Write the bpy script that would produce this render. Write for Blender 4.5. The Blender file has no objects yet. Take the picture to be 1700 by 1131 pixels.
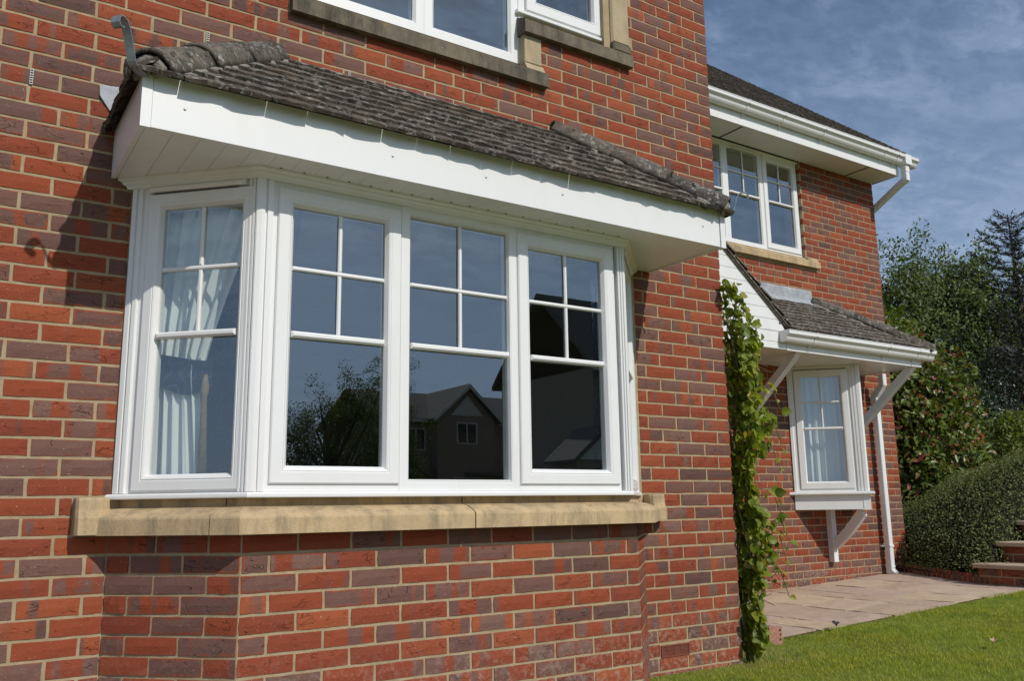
import bpy, math, random
import numpy as np
from mathutils import Vector, Matrix
random.seed(7); rng = np.random.default_rng(7)
SC = bpy.context.scene; COL = SC.collection
PI = math.pi
# ------------------------------------------------------------------ camera, light, exposure
cam = bpy.data.cameras.new('camera'); co = bpy.data.objects.new('camera', cam); COL.objects.link(co)
CR = Vector((0.83583061, -0.54880838, -0.01401973)); CU = Vector((-0.09102103, -0.16371785, 0.98229916)); CF = Vector((0.54138929, 0.81975962, 0.18679349))
CPOS = Vector((-4.13287, -3.80716, 0.91555))
co.matrix_world = Matrix(((CR.x, CU.x, -CF.x, CPOS.x), (CR.y, CU.y, -CF.y, CPOS.y), (CR.z, CU.z, -CF.z, CPOS.z), (0, 0, 0, 1)))
cam.sensor_width = 36.0; cam.lens = 36.0 * 1448.29 / 1700.0; cam.clip_start = 0.05; cam.clip_end = 2000.0
SC.camera = co
SUN_EL, SUN_ROT = math.radians(41.3), math.radians(168.0)
w = bpy.data.worlds.new('World'); SC.world = w; w.use_nodes = True
nt = w.node_tree; nt.nodes.clear()
def wn(t, **k):
    n = nt.nodes.new(t)
    for a, b in k.items(): setattr(n, a, b)
    return n
sky = wn('ShaderNodeTexSky', sky_type='NISHITA', sun_disc=False, sun_elevation=SUN_EL, sun_rotation=SUN_ROT, altitude=100.0, air_density=1.0, dust_density=0.6, ozone_density=2.5)
tc = wn('ShaderNodeTexCoord'); sp = wn('ShaderNodeSeparateXYZ'); nt.links.new(tc.outputs['Generated'], sp.inputs[0])
def wm(op, a, b=None):
    n = wn('ShaderNodeMath', operation=op)
    for i, v in enumerate((a, b)):
        if v is None: continue
        if isinstance(v, (int, float)): n.inputs[i].default_value = v
        else: nt.links.new(v, n.inputs[i])
    return n.outputs[0]
den = wm('ADD', wm('MAXIMUM', sp.outputs[2], 0.0), 0.16)
px_, py_ = wm('DIVIDE', sp.outputs[0], den), wm('DIVIDE', sp.outputs[1], den)
cb = wn('ShaderNodeCombineXYZ'); nt.links.new(px_, cb.inputs[0]); nt.links.new(py_, cb.inputs[1])
def wnoise(scale, detail, rough, dist, loc=0.0, sx=1.0, sy=1.0, rot=0.0):
    mp = wn('ShaderNodeMapping'); mp.inputs['Location'].default_value = (loc, loc * .7, loc); mp.inputs['Scale'].default_value = (sx, sy, 1); mp.inputs['Rotation'].default_value = (0, 0, rot)
    nt.links.new(cb.outputs[0], mp.inputs[0])
    n = wn('ShaderNodeTexNoise'); nt.links.new(mp.outputs[0], n.inputs['Vector'])
    n.inputs['Scale'].default_value = scale; n.inputs['Detail'].default_value = detail; n.inputs['Roughness'].default_value = rough; n.inputs['Distortion'].default_value = dist
    return n.outputs['Fac']
def wramp(f, a, b):
    n = wn('ShaderNodeMapRange', interpolation_type='SMOOTHSTEP'); n.inputs[1].default_value = a; n.inputs[2].default_value = b
    nt.links.new(f, n.inputs[0]); return n.outputs[0]
c1 = wramp(wnoise(6.5, 8, .60, .25, 3.1, 1.0, 1.3, .5), .45, .60)
c2 = wramp(wnoise(.7, 3, .5, .3, 8.0), .28, .62)
c3 = wramp(wnoise(17.0, 6, .65, .3, 1.3, 1.0, 1.5, .5), .34, .68)
low = wn('ShaderNodeMapRange'); nt.links.new(sp.outputs[2], low.inputs[0]); low.inputs[1].default_value = .05; low.inputs[2].default_value = .52; low.inputs[3].default_value = .62; low.inputs[4].default_value = 0.04
cm = wm('MULTIPLY', wm('ADD', wm('MULTIPLY', c1, .62), wm('MULTIPLY', c3, .38)), wm('ADD', wm('MULTIPLY', c2, .75), .22))
cm = wm('MINIMUM', wm('ADD', wm('MULTIPLY', cm, .95), low.outputs[0]), .95)
vd = wn('ShaderNodeVectorMath', operation='DOT_PRODUCT'); nt.links.new(tc.outputs['Generated'], vd.inputs[0]); vd.inputs[1].default_value = (.1555, -.7346, .6604)
fwd = wm('ADD', .92, wm('MULTIPLY', wm('POWER', wm('MAXIMUM', vd.outputs['Value'], 0.0), 2.5), .75))
mx = wn('ShaderNodeMix', data_type='RGBA'); nt.links.new(cm, mx.inputs[0]); nt.links.new(sky.outputs[0], mx.inputs[6]); 
vm = wn('ShaderNodeVectorMath', operation='SCALE'); vm.inputs[0].default_value = (4.1, 5.3, 7.4); nt.links.new(fwd, vm.inputs['Scale']); nt.links.new(vm.outputs[0], mx.inputs[7])
bg = wn('ShaderNodeBackground'); nt.links.new(mx.outputs[2], bg.inputs[0]); bg.inputs[1].default_value = 0.092
wo = wn('ShaderNodeOutputWorld'); nt.links.new(bg.outputs[0], wo.inputs[0])
sl = bpy.data.lights.new('sun', 'SUN'); sl.energy = 3.3; sl.angle = math.radians(0.53); sl.color = (1.0, 0.95, 0.87)
so = bpy.data.objects.new('sun', sl); COL.objects.link(so); so.location = (3, -12, 12)
so.rotation_euler = Vector((-0.1555, 0.7346, -0.6604)).to_track_quat('-Z', 'Y').to_euler()
vs = SC.view_settings; vs.view_transform = 'Standard'; vs.look = 'None'; vs.exposure = 0.0; vs.gamma = 1.0; vs.use_curve_mapping = False
SC.cycles.max_bounces = 8; SC.cycles.transparent_max_bounces = 24; SC.cycles.caustics_reflective = False; SC.cycles.caustics_refractive = False

# ------------------------------------------------------------------ node helpers
class G:
    def __init__(s, name):
        s.m = bpy.data.materials.new(name); s.m.use_nodes = True; s.t = s.m.node_tree; s.t.nodes.clear()
    def put(s, sock, v):
        if v is None: return
        if hasattr(v, 'is_output'): s.t.links.new(v, sock)
        elif isinstance(v, (tuple, list)) and len(v) == 3 and sock.type == 'RGBA': sock.default_value = (*v, 1)
        else: sock.default_value = v
    def n(s, t, ins=None, **pr):
        n = s.t.nodes.new('ShaderNode' + t)
        for k, v in pr.items(): setattr(n, k, v)
        for k, v in (ins or {}).items(): s.put(n.inputs[k], v)
        return n
    def ma(s, op, a, b=None, c=None):
        n = s.n('Math', operation=op)
        for i, v in enumerate((a, b, c)): s.put(n.inputs[i], v)
        return n.outputs[0]
    def ss(s, v, a, b, o0=0.0, o1=1.0):
        n = s.n('MapRange', interpolation_type='SMOOTHSTEP')
        for i, q in enumerate((v, a, b, o0, o1)): s.put(n.inputs[i], q)
        return n.outputs[0]
    def mix(s, f, a, b, bt='MIX'):
        n = s.n('Mix', data_type='RGBA', blend_type=bt); s.put(n.inputs[0], f); s.put(n.inputs[6], a); s.put(n.inputs[7], b); return n.outputs[2]
    def ramp(s, f, stops, interp='LINEAR'):
        n = s.n('ValToRGB'); s.put(n.inputs[0], f); e = n.color_ramp; e.interpolation = interp
        while len(e.elements) < len(stops): e.elements.new(.5)
        for el, (p, c) in zip(e.elements, stops): el.position = p; el.color = (*c, 1)
        return n.outputs[0]
    def obj(s): return s.n('TexCoord').outputs['Object']
    def pos(s): return s.n('NewGeometry').outputs['Position']
    def map(s, v, sc=(1, 1, 1), loc=(0, 0, 0), rot=(0, 0, 0)):
        n = s.n('Mapping'); s.put(n.inputs[0], v); n.inputs['Scale'].default_value = sc; n.inputs['Location'].default_value = loc; n.inputs['Rotation'].default_value = rot; return n.outputs[0]
    def noise(s, v, sc, det=3.0, ro=.5, di=0.0):
        n = s.n('TexNoise'); s.put(n.inputs['Vector'], v); n.inputs['Scale'].default_value = sc; n.inputs['Detail'].default_value = det; n.inputs['Roughness'].default_value = ro; n.inputs['Distortion'].default_value = di
        return n.outputs['Fac']
    def vor(s, v, sc, feature='F1'):
        n = s.n('TexVoronoi', feature=feature); s.put(n.inputs['Vector'], v); n.inputs['Scale'].default_value = sc; return n.outputs['Distance']
    def rnd(s):
        a = s.n('Attribute', attribute_name='rnd').outputs['Fac']; o = s.n('ObjectInfo').outputs['Random']
        return s.ma('FRACT', s.ma('ADD', a, o))
    def cxyz(s, x, y, z):
        n = s.n('CombineXYZ'); s.put(n.inputs[0], x); s.put(n.inputs[1], y); s.put(n.inputs[2], z); return n.outputs[0]
    def bump(s, h, st=.5, d=.01, nrm=None):
        n = s.n('Bump'); s.put(n.inputs['Height'], h); n.inputs['Strength'].default_value = st; n.inputs['Distance'].default_value = d
        if nrm is not None: s.put(n.inputs['Normal'], nrm)
        return n.outputs[0]
    def out(s, sh): s.t.links.new(sh, s.n('OutputMaterial').inputs[0]); return s.m
    def pbr(s, col, rough=.6, nrm=None, spec=.5, metal=0.0):
        n = s.n('BsdfPrincipled'); s.put(n.inputs['Base Color'], col); s.put(n.inputs['Roughness'], rough); s.put(n.inputs['Metallic'], metal); n.inputs['Specular IOR Level'].default_value = spec
        if nrm is not None: s.put(n.inputs['Normal'], nrm)
        return n.outputs[0]

def m_brick(name, scale_relief=1.0):
    g = G(name)
    u1 = g.n('UVMap', uv_map='metres').outputs[0]; u2 = g.n('UVMap', uv_map='unit').outputs[0]
    r = g.rnd(); a = g.n('SeparateXYZ', {0: u1}); b = g.n('SeparateXYZ', {0: u2})
    vec = g.cxyz(a.outputs[0], a.outputs[1], g.ma('MULTIPLY', r, 41.0))
    nz = g.noise(vec, 75, 4, .6)
    def edge(x, k): return g.ma('MULTIPLY', g.ma('MINIMUM', x, g.ma('SUBTRACT', 1.0, x)), k)
    d = g.ma('MINIMUM', edge(b.outputs[0], .215), edge(b.outputs[1], .065))
    big = g.noise(vec, 26, 2, .5)
    d = g.ma('ADD', d, g.ma('MULTIPLY', g.ma('SUBTRACT', big, .5), .03))
    r5 = g.ma('FRACT', g.ma('MULTIPLY', r, 53.1))
    border = g.ss(g.ma('ADD', d, g.ma('MULTIPLY', g.ss(r5, .35, .6), .007)), .0005, .009)
    band = g.noise(g.cxyz(a.outputs[0], g.ma('MULTIPLY', r, 93.0), g.ma('MULTIPLY', a.outputs[1], .12)), 11.0, 1.0, .4)
    band = g.ma('ADD', band, g.ma('MULTIPLY', g.ma('SUBTRACT', nz, .5), .05))
    r2 = g.ma('FRACT', g.ma('MULTIPLY', r, 7.31))
    thr = g.ma('ADD', .26, g.ma('MULTIPLY', r2, .60))
    m = g.ss(g.ma('SUBTRACT', band, thr), -.06, .05)
    m = g.ma('MULTIPLY', g.ma('MULTIPLY', m, border), g.ss(nz, .15, .5, .72, 1.0))
    r3 = g.ma('FRACT', g.ma('MULTIPLY', r, 17.7)); r4 = g.ma('FRACT', g.ma('MULTIPLY', r, 29.3))
    red = g.ramp(r3, [(0, (.215, .050, .026)), (.35, (.285, .064, .027)), (.7, (.245, .056, .027)), (1, (.33, .086, .034))])
    pur = g.ramp(r4, [(0, (.150, .076, .060)), (.4, (.180, .094, .074)), (.75, (.115, .062, .051)), (1, (.205, .112, .087))])
    col = g.mix(m, red, pur)
    fine = g.noise(vec, 420, 3, .6)
    col = g.mix(1.0, col, g.ramp(fine, [(.25, (.72, .72, .72)), (.7, (1.12, 1.12, 1.12))]), 'MULTIPLY')
    wa = g.ma('MULTIPLY', g.ma('SUBTRACT', g.noise(vec, 38, 3, .6), .5), .022)
    sk = g.ma('ADD', a.outputs[1], g.ma('MULTIPLY', a.outputs[0], g.ma('MULTIPLY', g.ma('SUBTRACT', r3_ := g.ma('FRACT', g.ma('MULTIPLY', r, 11.9)), .5), .55)))
    cv = g.cxyz(g.ma('MULTIPLY', a.outputs[0], .36), g.ma('ADD', sk, wa), g.ma('MULTIPLY', r, 41.0))
    cn = g.vor(g.map(cv, (1.0, 1.25, 1.0)), 42, 'DISTANCE_TO_EDGE')
    cr = g.ma('SUBTRACT', 1.0, g.ss(cn, .006, .036))
    gate = g.ss(g.noise(vec, 19, 2, .5), .53, .62)
    r6 = g.ma('FRACT', g.ma('MULTIPLY', r, 71.7)); cr = g.ma('MULTIPLY', cr, g.ss(r6, .25, .8, .12, 1.0))
    cr = g.ma('MULTIPLY', g.ma('MULTIPLY', cr, gate), g.ss(d, .002, .010))
    col = g.mix(g.ma('MULTIPLY', cr, .46), col, (.045, .022, .016))
    speck = g.ss(g.noise(vec, 190, 1, .5), .735, .77)
    col = g.mix(g.ma('MULTIPLY', speck, .6), col, (.6, .55, .48))
    pz = g.n('SeparateXYZ', {0: g.pos()})
    lowz = g.ma('SUBTRACT', 1.0, g.ss(pz.outputs[2], .12, .42))
    eff = g.ma('MULTIPLY', lowz, g.ss(g.noise(g.pos(), 34, 6, .72), .46, .66))
    col = g.mix(g.ma('MULTIPLY', eff, .42), col, (.42, .36, .29))
    h = g.ma('ADD', g.ma('MULTIPLY', fine, .25), g.ma('ADD', g.ma('MULTIPLY', nz, .5), g.ma('MULTIPLY', cr, -1.8)))
    return g.out(g.pbr(col, .88, g.bump(h, .9 * scale_relief, .0035), .25))

def m_simple(name, col, rough=.6, var=.08, sc=20, bump=0.0, bsc=60, spec=.5, metal=0.0, bd=.004, world=False):
    g = G(name); v = g.pos() if world else g.obj()
    n = g.noise(v, sc, 4, .6)
    c = g.mix(1.0, col, g.ramp(n, [(.25, (1 - var,) * 3), (.75, (1 + var,) * 3)]), 'MULTIPLY')
    nr = g.bump(g.noise(v, bsc, 4, .6), bump, bd) if bump else None
    return g.out(g.pbr(c, rough, nr, spec, metal))

def m_mortar():
    g = G('mortar'); p = g.pos(); n = g.noise(p, 16, 5, .65); f = g.noise(p, 330, 3, .6)
    c = g.ramp(n, [(.25, (.33, .255, .152)), (.55, (.43, .335, .205)), (.8, (.51, .41, .265))])
    c = g.mix(1.0, c, g.ramp(f, [(.3, (.8, .8, .8)), (.7, (1.08, 1.08, 1.08))]), 'MULTIPLY')
    return g.out(g.pbr(c, .95, g.bump(g.ma('ADD', f, g.ma('MULTIPLY', n, .8)), .7, .004), .15))

def m_upvc(name='white_upvc', col=(.76, .76, .75)):
    g = G(name); p = g.pos(); n = g.noise(g.map(p, (1, 1, .35)), 7, 5, .6)
    c = g.mix(g.ss(n, .42, .8, 0, .22), col, (.58, .565, .52))
    return g.out(g.pbr(c, g.ss(n, .3, .7, .30, .42), g.bump(g.noise(p, 5, 2, .5), .04, .01), .45))

def m_stone(name, a, b, dark, dk, moss=None):
    g = G(name); p = g.pos(); n = g.noise(p, 9, 6, .65); f = g.noise(p, 260, 3, .6)
    c = g.mix(g.ss(n, .35, .7), a, b)
    st = g.ss(g.noise(g.map(p, (1, 1, .25)), 13, 5, .7), .5 - dk * .16, .72)
    c = g.mix(g.ma('MULTIPLY', st, dk), c, dark)
    yl = g.ss(g.noise(p, 6.5, 3, .6), .6, .72); c = g.mix(g.ma('MULTIPLY', yl, .35), c, (.36, .22, .075))
    wh = g.ss(g.noise(p, 55, 2, .5), .70, .75); c = g.mix(g.ma('MULTIPLY', wh, .4), c, (.5, .46, .38))
    c = g.mix(1.0, c, g.ramp(f, [(.25, (.78, .78, .78)), (.7, (1.1, 1.1, 1.1))]), 'MULTIPLY')
    return g.out(g.pbr(c, .9, g.bump(g.ma('ADD', f, n), .45, .004), .2))

def m_tile(name='concrete_tile', lichen=1.0, base=(.104, .084, .067)):
    g = G(name); r = g.rnd(); p = g.pos()
    c = g.mix(g.ss(g.noise(p, 14, 5, .7), .3, .75), tuple(x * .62 for x in base), tuple(x * 1.75 for x in base))
    c = g.mix(1.0, c, g.ramp(r, [(0, (.72, .72, .72)), (1, (1.25, 1.2, 1.15))]), 'MULTIPLY')
    f = g.noise(p, 240, 4, .65)
    c = g.mix(1.0, c, g.ramp(f, [(.25, (.6, .6, .6)), (.72, (1.25, 1.25, 1.25))]), 'MULTIPLY')
    l1 = g.ma('MULTIPLY', g.ss(g.noise(p, 30, 7, .78), .50, .585), g.ss(g.noise(p, 4.5, 2, .5), .34, .54))
    c = g.mix(g.ma('MULTIPLY', l1, .8 * lichen), c, (.50, .48, .43))
    l2 = g.ss(g.vor(p, 42), .13, .07); c = g.mix(g.ma('MULTIPLY', g.ma('MULTIPLY', l2, g.ss(g.noise(p, 9, 2, .5), .46, .55)), .85 * lichen), c, (.62, .60, .54))
    ms = g.ss(g.noise(p, 24, 4, .7), .64, .72); c = g.mix(g.ma('MULTIPLY', ms, .7), c, (.022, .021, .014))
    return g.out(g.pbr(c, .92, g.bump(g.ma('ADD', f, g.ma('MULTIPLY', l1, .7)), 1.0, .005), .2))

def m_glass(name, base=.10, tint=(.93, .97, .955)):
    g = G(name)
    ge = g.n('NewGeometry'); dv = g.n('VectorMath', {0: ge.outputs['Normal'], 1: ge.outputs['Incoming']}, operation='DOT_PRODUCT').outputs['Value']
    fr = g.ma('ADD', .04, g.ma('MULTIPLY', .96, g.ma('POWER', g.ma('SUBTRACT', 1.0, g.ma('MINIMUM', g.ma('ABSOLUTE', dv), 1.0)), 5.0)))
    f = g.ma('MINIMUM', g.ma('ADD', base, g.ma('MULTIPLY', fr, 1.9)), 1.0)
    nb = g.bump(g.noise(g.pos(), 1.7, 2, .5), .012, .02)
    gl = g.n('BsdfGlossy', {'Color': (.84, .94, .97), 'Roughness': .0, 'Normal': nb}).outputs[0]
    tr = g.n('BsdfTransparent', {'Color': tint}).outputs[0]
    ms = g.n('MixShader'); g.put(ms.inputs[0], f); g.put(ms.inputs[1], tr); g.put(ms.inputs[2], gl)
    return g.out(ms.outputs[0])

def m_leaf(name, stops, tl=.35, rough=.45, spec=.4, use_obj=True, vein=False):
    g = G(name); r = g.rnd() if use_obj else g.n('Attribute', attribute_name='rnd').outputs['Fac']
    c = g.ramp(r, stops)
    if vein:
        o = g.obj(); c = g.mix(g.ss(g.noise(o, 28, 3, .6), .35, .75, 0, .35), c, g.mix(1.0, c, (1.5, 1.35, .8), 'MULTIPLY'))
    a = g.pbr(c, rough, None, spec)
    t = g.n('BsdfTranslucent', {'Color': g.mix(1.0, c, (1.5, 1.5, .6), 'MULTIPLY')}).outputs[0]
    ms = g.n('MixShader', {0: tl}); g.put(ms.inputs[1], a); g.put(ms.inputs[2], t)
    return g.out(ms.outputs[0])

M = {}
M['brick'] = m_brick('multi_stock_brick')
M['mortar'] = m_mortar()
M['upvc'] = m_upvc()
M['gasket'] = m_simple('grey_gasket', (.10, .10, .10), .7)
M['stone'] = m_stone('sandstone', (.56, .41, .235), (.46, .34, .20), (.17, .145, .10), .68)
M['stone_dark'] = m_stone('weathered_sandstone', (.20, .165, .115), (.135, .115, .085), (.045, .040, .034), .8)
M['stone_pale'] = m_stone('pale_sandstone', (.47, .37, .24), (.40, .32, .21), (.2, .17, .12), .35)
M['tile'] = m_tile()
M['hip'] = m_tile('ridge_concrete', .8, (.135, .116, .095))
M['roof_far'] = m_tile('far_roof_tile', .25, (.095, .082, .070))
M['bedding'] = m_simple('bedding_mortar', (.235, .215, .18), .95, .4, 30, .9, 90, .2, bd=.01, world=True)
M['felt'] = m_simple('roofing_felt', (.018, .017, .016), .95)
M['lead'] = m_simple('weathered_lead', (.33, .35, .37), .55, .3, 18, .3, 60, .4, world=True)
M['galv'] = m_simple('galvanised_steel', (.27, .30, .32), .42, .22, 40, .1, 90, .5, .55, world=True)
M['terracotta'] = m_simple('terracotta', (.20, .062, .040), .9, .3, 40, .5, 120, .2, world=True)
M['dark'] = m_simple('black_void', (.006, .006, .006), .9)
M['glass'] = m_glass('window_glass', .145)
M['glass_far'] = m_glass('far_window_glass', .16)
M['wallpaint'] = m_simple('interior_paint', (.32, .30, .26), .8)
M['carpet'] = m_simple('interior_carpet', (.12, .10, .085), .95)
M['ceiling'] = m_simple('ceiling_paint', (.5, .49, .46), .9)
M['board'] = m_simple('painted_board', (.55, .55, .53), .5)
M['steel'] = m_simple('screw_steel', (.5, .5, .5), .35, metal=.8)
# ------------------------------------------------------------------ object helpers
WL = {}
def tag(o, label=None, cat=None, group=None, kind=None):
    for k, v in (('label', label), ('category', cat), ('group', group), ('kind', kind)):
        if v: o[k] = v
    return o
def link(name, me, mat=None, parent=None, loc=(0, 0, 0), mw=None):
    if mat is not None and not me.materials: me.materials.append(mat)
    o = bpy.data.objects.new(name, me); COL.objects.link(o)
    base = Vector(loc); p0 = WL[parent.name] if parent else Vector()
    if parent: o.parent = parent
    if mw is not None:
        o.matrix_basis = Matrix.Translation(-p0) @ mw; WL[o.name] = p0 + o.location
    else:
        o.location = base - p0; WL[o.name] = base
    return o
def empty(name, loc, label, cat, group=None):
    o = bpy.data.objects.new(name, None); COL.objects.link(o); o.location = loc; o.empty_display_size = .2
    WL[o.name] = Vector(loc); return tag(o, label, cat, group)
class Fr:
    """a wall face: origin, unit vector along it, outward normal"""
    def __init__(s, O, ux, n): s.O, s.ux, s.n = Vector(O), Vector(ux).normalized(), Vector(n).normalized(); s.ang = math.atan2(s.ux.y, s.ux.x)
    def P(s, a, z, n=0.0): v = s.O + s.ux * a + s.n * n; return (v.x, v.y, v.z + z)
class MB:
    def __init__(s): s.V, s.F, s.I = [], [], []
    def add(s, vs, fs, mi=0):
        b = len(s.V); s.V += [tuple(v) for v in vs]; s.F += [tuple(b + i for i in f) for f in fs]; s.I += [mi] * len(fs); return s
    def hexa(s, v8, mi=0): return s.add(v8, [(0, 3, 2, 1), (4, 5, 6, 7), (0, 1, 5, 4), (1, 2, 6, 5), (2, 3, 7, 6), (3, 0, 4, 7)], mi)
    def box(s, x0, x1, y0, y1, z0, z1, mi=0):
        return s.hexa([(x0, y0, z0), (x1, y0, z0), (x1, y1, z0), (x0, y1, z0), (x0, y0, z1), (x1, y0, z1), (x1, y1, z1), (x0, y1, z1)], mi)
    def fbox(s, f, a0, a1, z0, z1, n0, n1, mi=0, ch=0.0):
        """box on a wall face; n1 is the outer side, ch chamfers the outer edges"""
        if not ch:
            return s.hexa([f.P(a0, z0, n1), f.P(a1, z0, n1), f.P(a1, z0, n0), f.P(a0, z0, n0), f.P(a0, z1, n1), f.P(a1, z1, n1), f.P(a1, z1, n0), f.P(a0, z1, n0)], mi)
        b = [(a0, z0), (a1, z0), (a1, z1), (a0, z1)]; i = [(a0 + ch, z0 + ch), (a1 - ch, z0 + ch), (a1 - ch, z1 - ch), (a0 + ch, z1 - ch)]
        vs = [f.P(*q, n0) for q in b] + [f.P(*q, n1 - ch) for q in b] + [f.P(*q, n1) for q in i]
        fs = [(3, 2, 1, 0), (8, 9, 10, 11)] + [(k, (k + 1) % 4, 4 + (k + 1) % 4, 4 + k) for k in range(4)] + [(4 + k, 4 + (k + 1) % 4, 8 + (k + 1) % 4, 8 + k) for k in range(4)]
        return s.add(vs, fs, mi)
    def ring(s, f, a0, a1, z0, z1, loops, mi=0):
        """mitred frame: loops = [(inset, out)], closed back to the first loop"""
        vs = []
        for i, n in loops: vs += [f.P(a0 + i, z0 + i, n), f.P(a1 - i, z0 + i, n), f.P(a1 - i, z1 - i, n), f.P(a0 + i, z1 - i, n)]
        L = len(loops); fs = []
        for j in range(L):
            j2 = (j + 1) % L
            for k in range(4): fs.append((j * 4 + k, j * 4 + (k + 1) % 4, j2 * 4 + (k + 1) % 4, j2 * 4 + k))
        return s.add(vs, fs, mi)
    def prism(s, pts, z0, z1, mi=0):
        n = len(pts); vs = [(p[0], p[1], z0) for p in pts] + [(p[0], p[1], z1) for p in pts]
        return s.add(vs, [tuple(range(n - 1, -1, -1)), tuple(range(n, 2 * n))] + [(k, (k + 1) % n, n + (k + 1) % n, n + k) for k in range(n)], mi)
    def sweep(s, A, B, mi=0, caps=True):
        """two matching closed outlines joined"""
        n = len(A); fs = [(k, (k + 1) % n, n + (k + 1) % n, n + k) for k in range(n)]
        if caps: fs += [tuple(range(n - 1, -1, -1)), tuple(range(n, 2 * n))]
        return s.add(list(A) + list(B), fs, mi)
    def rings(s, R, mi=0, caps=True, closed=True):
        n = len(R[0]); vs = [v for r in R for v in r]; fs = []
        for j in range(len(R) - 1):
            for k in range(n if closed else n - 1): fs.append((j * n + k, j * n + (k + 1) % n, (j + 1) * n + (k + 1) % n, (j + 1) * n + k))
        if caps and closed: fs += [tuple(range(n - 1, -1, -1)), tuple(range((len(R) - 1) * n, len(R) * n))]
        return s.add(vs, fs, mi)
    def tube(s, path, rad, seg=8, mi=0, caps=True):
        path = [Vector(p) for p in path]; R = []
        up = Vector((0.13, 0.21, .97))
        for i, p in enumerate(path):
            d = (path[min(i + 1, len(path) - 1)] - path[max(i - 1, 0)]).normalized()
            a = d.cross(up)
            if a.length < .05: a = d.cross(Vector((1, 0, 0)))
            a.normalize(); b = d.cross(a).normalized(); r = rad[i] if isinstance(rad, (list, tuple)) else rad
            R.append([tuple(p + a * (r * math.cos(2 * PI * k / seg)) + b * (r * math.sin(2 * PI * k / seg))) for k in range(seg)])
        return s.rings(R, mi, caps)
    def build(s, name, mats, parent=None, smooth=False, origin=None):
        me = bpy.data.meshes.new(name)
        o = Vector(origin) if origin is not None else (WL[parent.name] if parent else Vector())
        me.from_pydata([(v[0] - o.x, v[1] - o.y, v[2] - o.z) for v in s.V], [], s.F)
        for m in (mats if isinstance(mats, (list, tuple)) else [mats]): me.materials.append(m)
        if len(me.materials) > 1: me.polygons.foreach_set('material_index', s.I)
        if smooth: me.polygons.foreach_set('use_smooth', [True] * len(me.polygons))
        me.validate(); 
        import bmesh
        b = bmesh.new(); b.from_mesh(me); bmesh.ops.recalc_face_normals(b, faces=b.faces); b.to_mesh(me); b.free()
        return link(name, me, None, parent, o)
def np_mesh(name, V, F, rnd=None, smooth=False):
    me = bpy.data.meshes.new(name); k = F.shape[1]
    me.vertices.add(len(V)); me.vertices.foreach_set('co', np.ascontiguousarray(V, np.float32).ravel())
    me.loops.add(F.size); me.loops.foreach_set('vertex_index', np.ascontiguousarray(F, np.int32).ravel())
    me.polygons.add(len(F)); me.polygons.foreach_set('loop_start', np.arange(0, F.size, k, dtype=np.int32))
    if smooth: me.polygons.foreach_set('use_smooth', np.ones(len(F), bool))
    me.update(calc_edges=True)
    if rnd is not None:
        a = me.attributes.new('rnd', 'FLOAT', 'POINT'); a.data.foreach_set('value', np.ascontiguousarray(rnd, np.float32))
    return me

# ------------------------------------------------------------------ bricks
NX, NZ = 4, 2
def brick_geo(L, H, seed, D=.05):
    """pillow-edged brick: front at y=0 facing -y, centred on x and z"""
    q = random.Random(seed); V = []; F = []; U = []; W = []
    for j in range(NZ + 1):
        for i in range(NX + 1):
            x = -L / 2 + L * i / NX; z = -H / 2 + H * j / NZ
            ex = i in (0, NX); ez = j in (0, NZ)
            y = q.uniform(-.0014, .0014) + (.0030 if (ex or ez) else 0)
            if ex: x += (-1 if i else 1) * q.uniform(.0, .0028)
            if ez: z += (-1 if j else 1) * q.uniform(.0, .0024)
            V.append((x, y, z)); U.append((x + L / 2, z + H / 2)); W.append((i / NX, j / NZ))
    n = NX + 1
    for j in range(NZ):
        for i in range(NX): F.append((j * n + i, j * n + i + 1, (j + 1) * n + i + 1, (j + 1) * n + i))
    per = [i for i in range(n)] + [j * n + NX for j in range(1, NZ + 1)] + [NZ * n + i for i in range(NX - 1, -1, -1)] + [j * n for j in range(NZ - 1, 0, -1)]
    b = len(V)
    for k in per:
        V.append((V[k][0], D, V[k][2])); U.append(U[k]); W.append(W[k])
    m = len(per)
    for k in range(m): F.append((per[(k + 1) % m], per[k], b + k, b + (k + 1) % m))
    return V, F, U, W
def mesh_with_uv(name, V, F, U, W, R):
    me = bpy.data.meshes.new(name); me.from_pydata(V, [], F)
    li = np.empty(len(me.loops), np.int32); me.loops.foreach_get('vertex_index', li)
    for nm, A in (('metres', U), ('unit', W)):
        l = me.uv_layers.new(name=nm); l.data.foreach_set('uv', np.asarray(A, np.float32)[li].ravel())
    a = me.attributes.new('rnd', 'FLOAT', 'POINT'); a.data.foreach_set('value', np.asarray(R, np.float32))
    return me
BC = {}
def brick_mesh(L, H=.065):
    v = random.randrange(8); key = (round(L, 3), round(H, 3), v)
    if key not in BC:
        V, F, U, W = brick_geo(key[0], key[1], v * 31 + int(L * 1000))
        BC[key] = mesh_with_uv('brick', V, F, U, W, [random.random()] * len(V)); BC[key].materials.append(M['brick'])
    return BC[key]
ALLB = []      # (score, frame, centre_s, centre_z, length, parent_wall)
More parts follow.
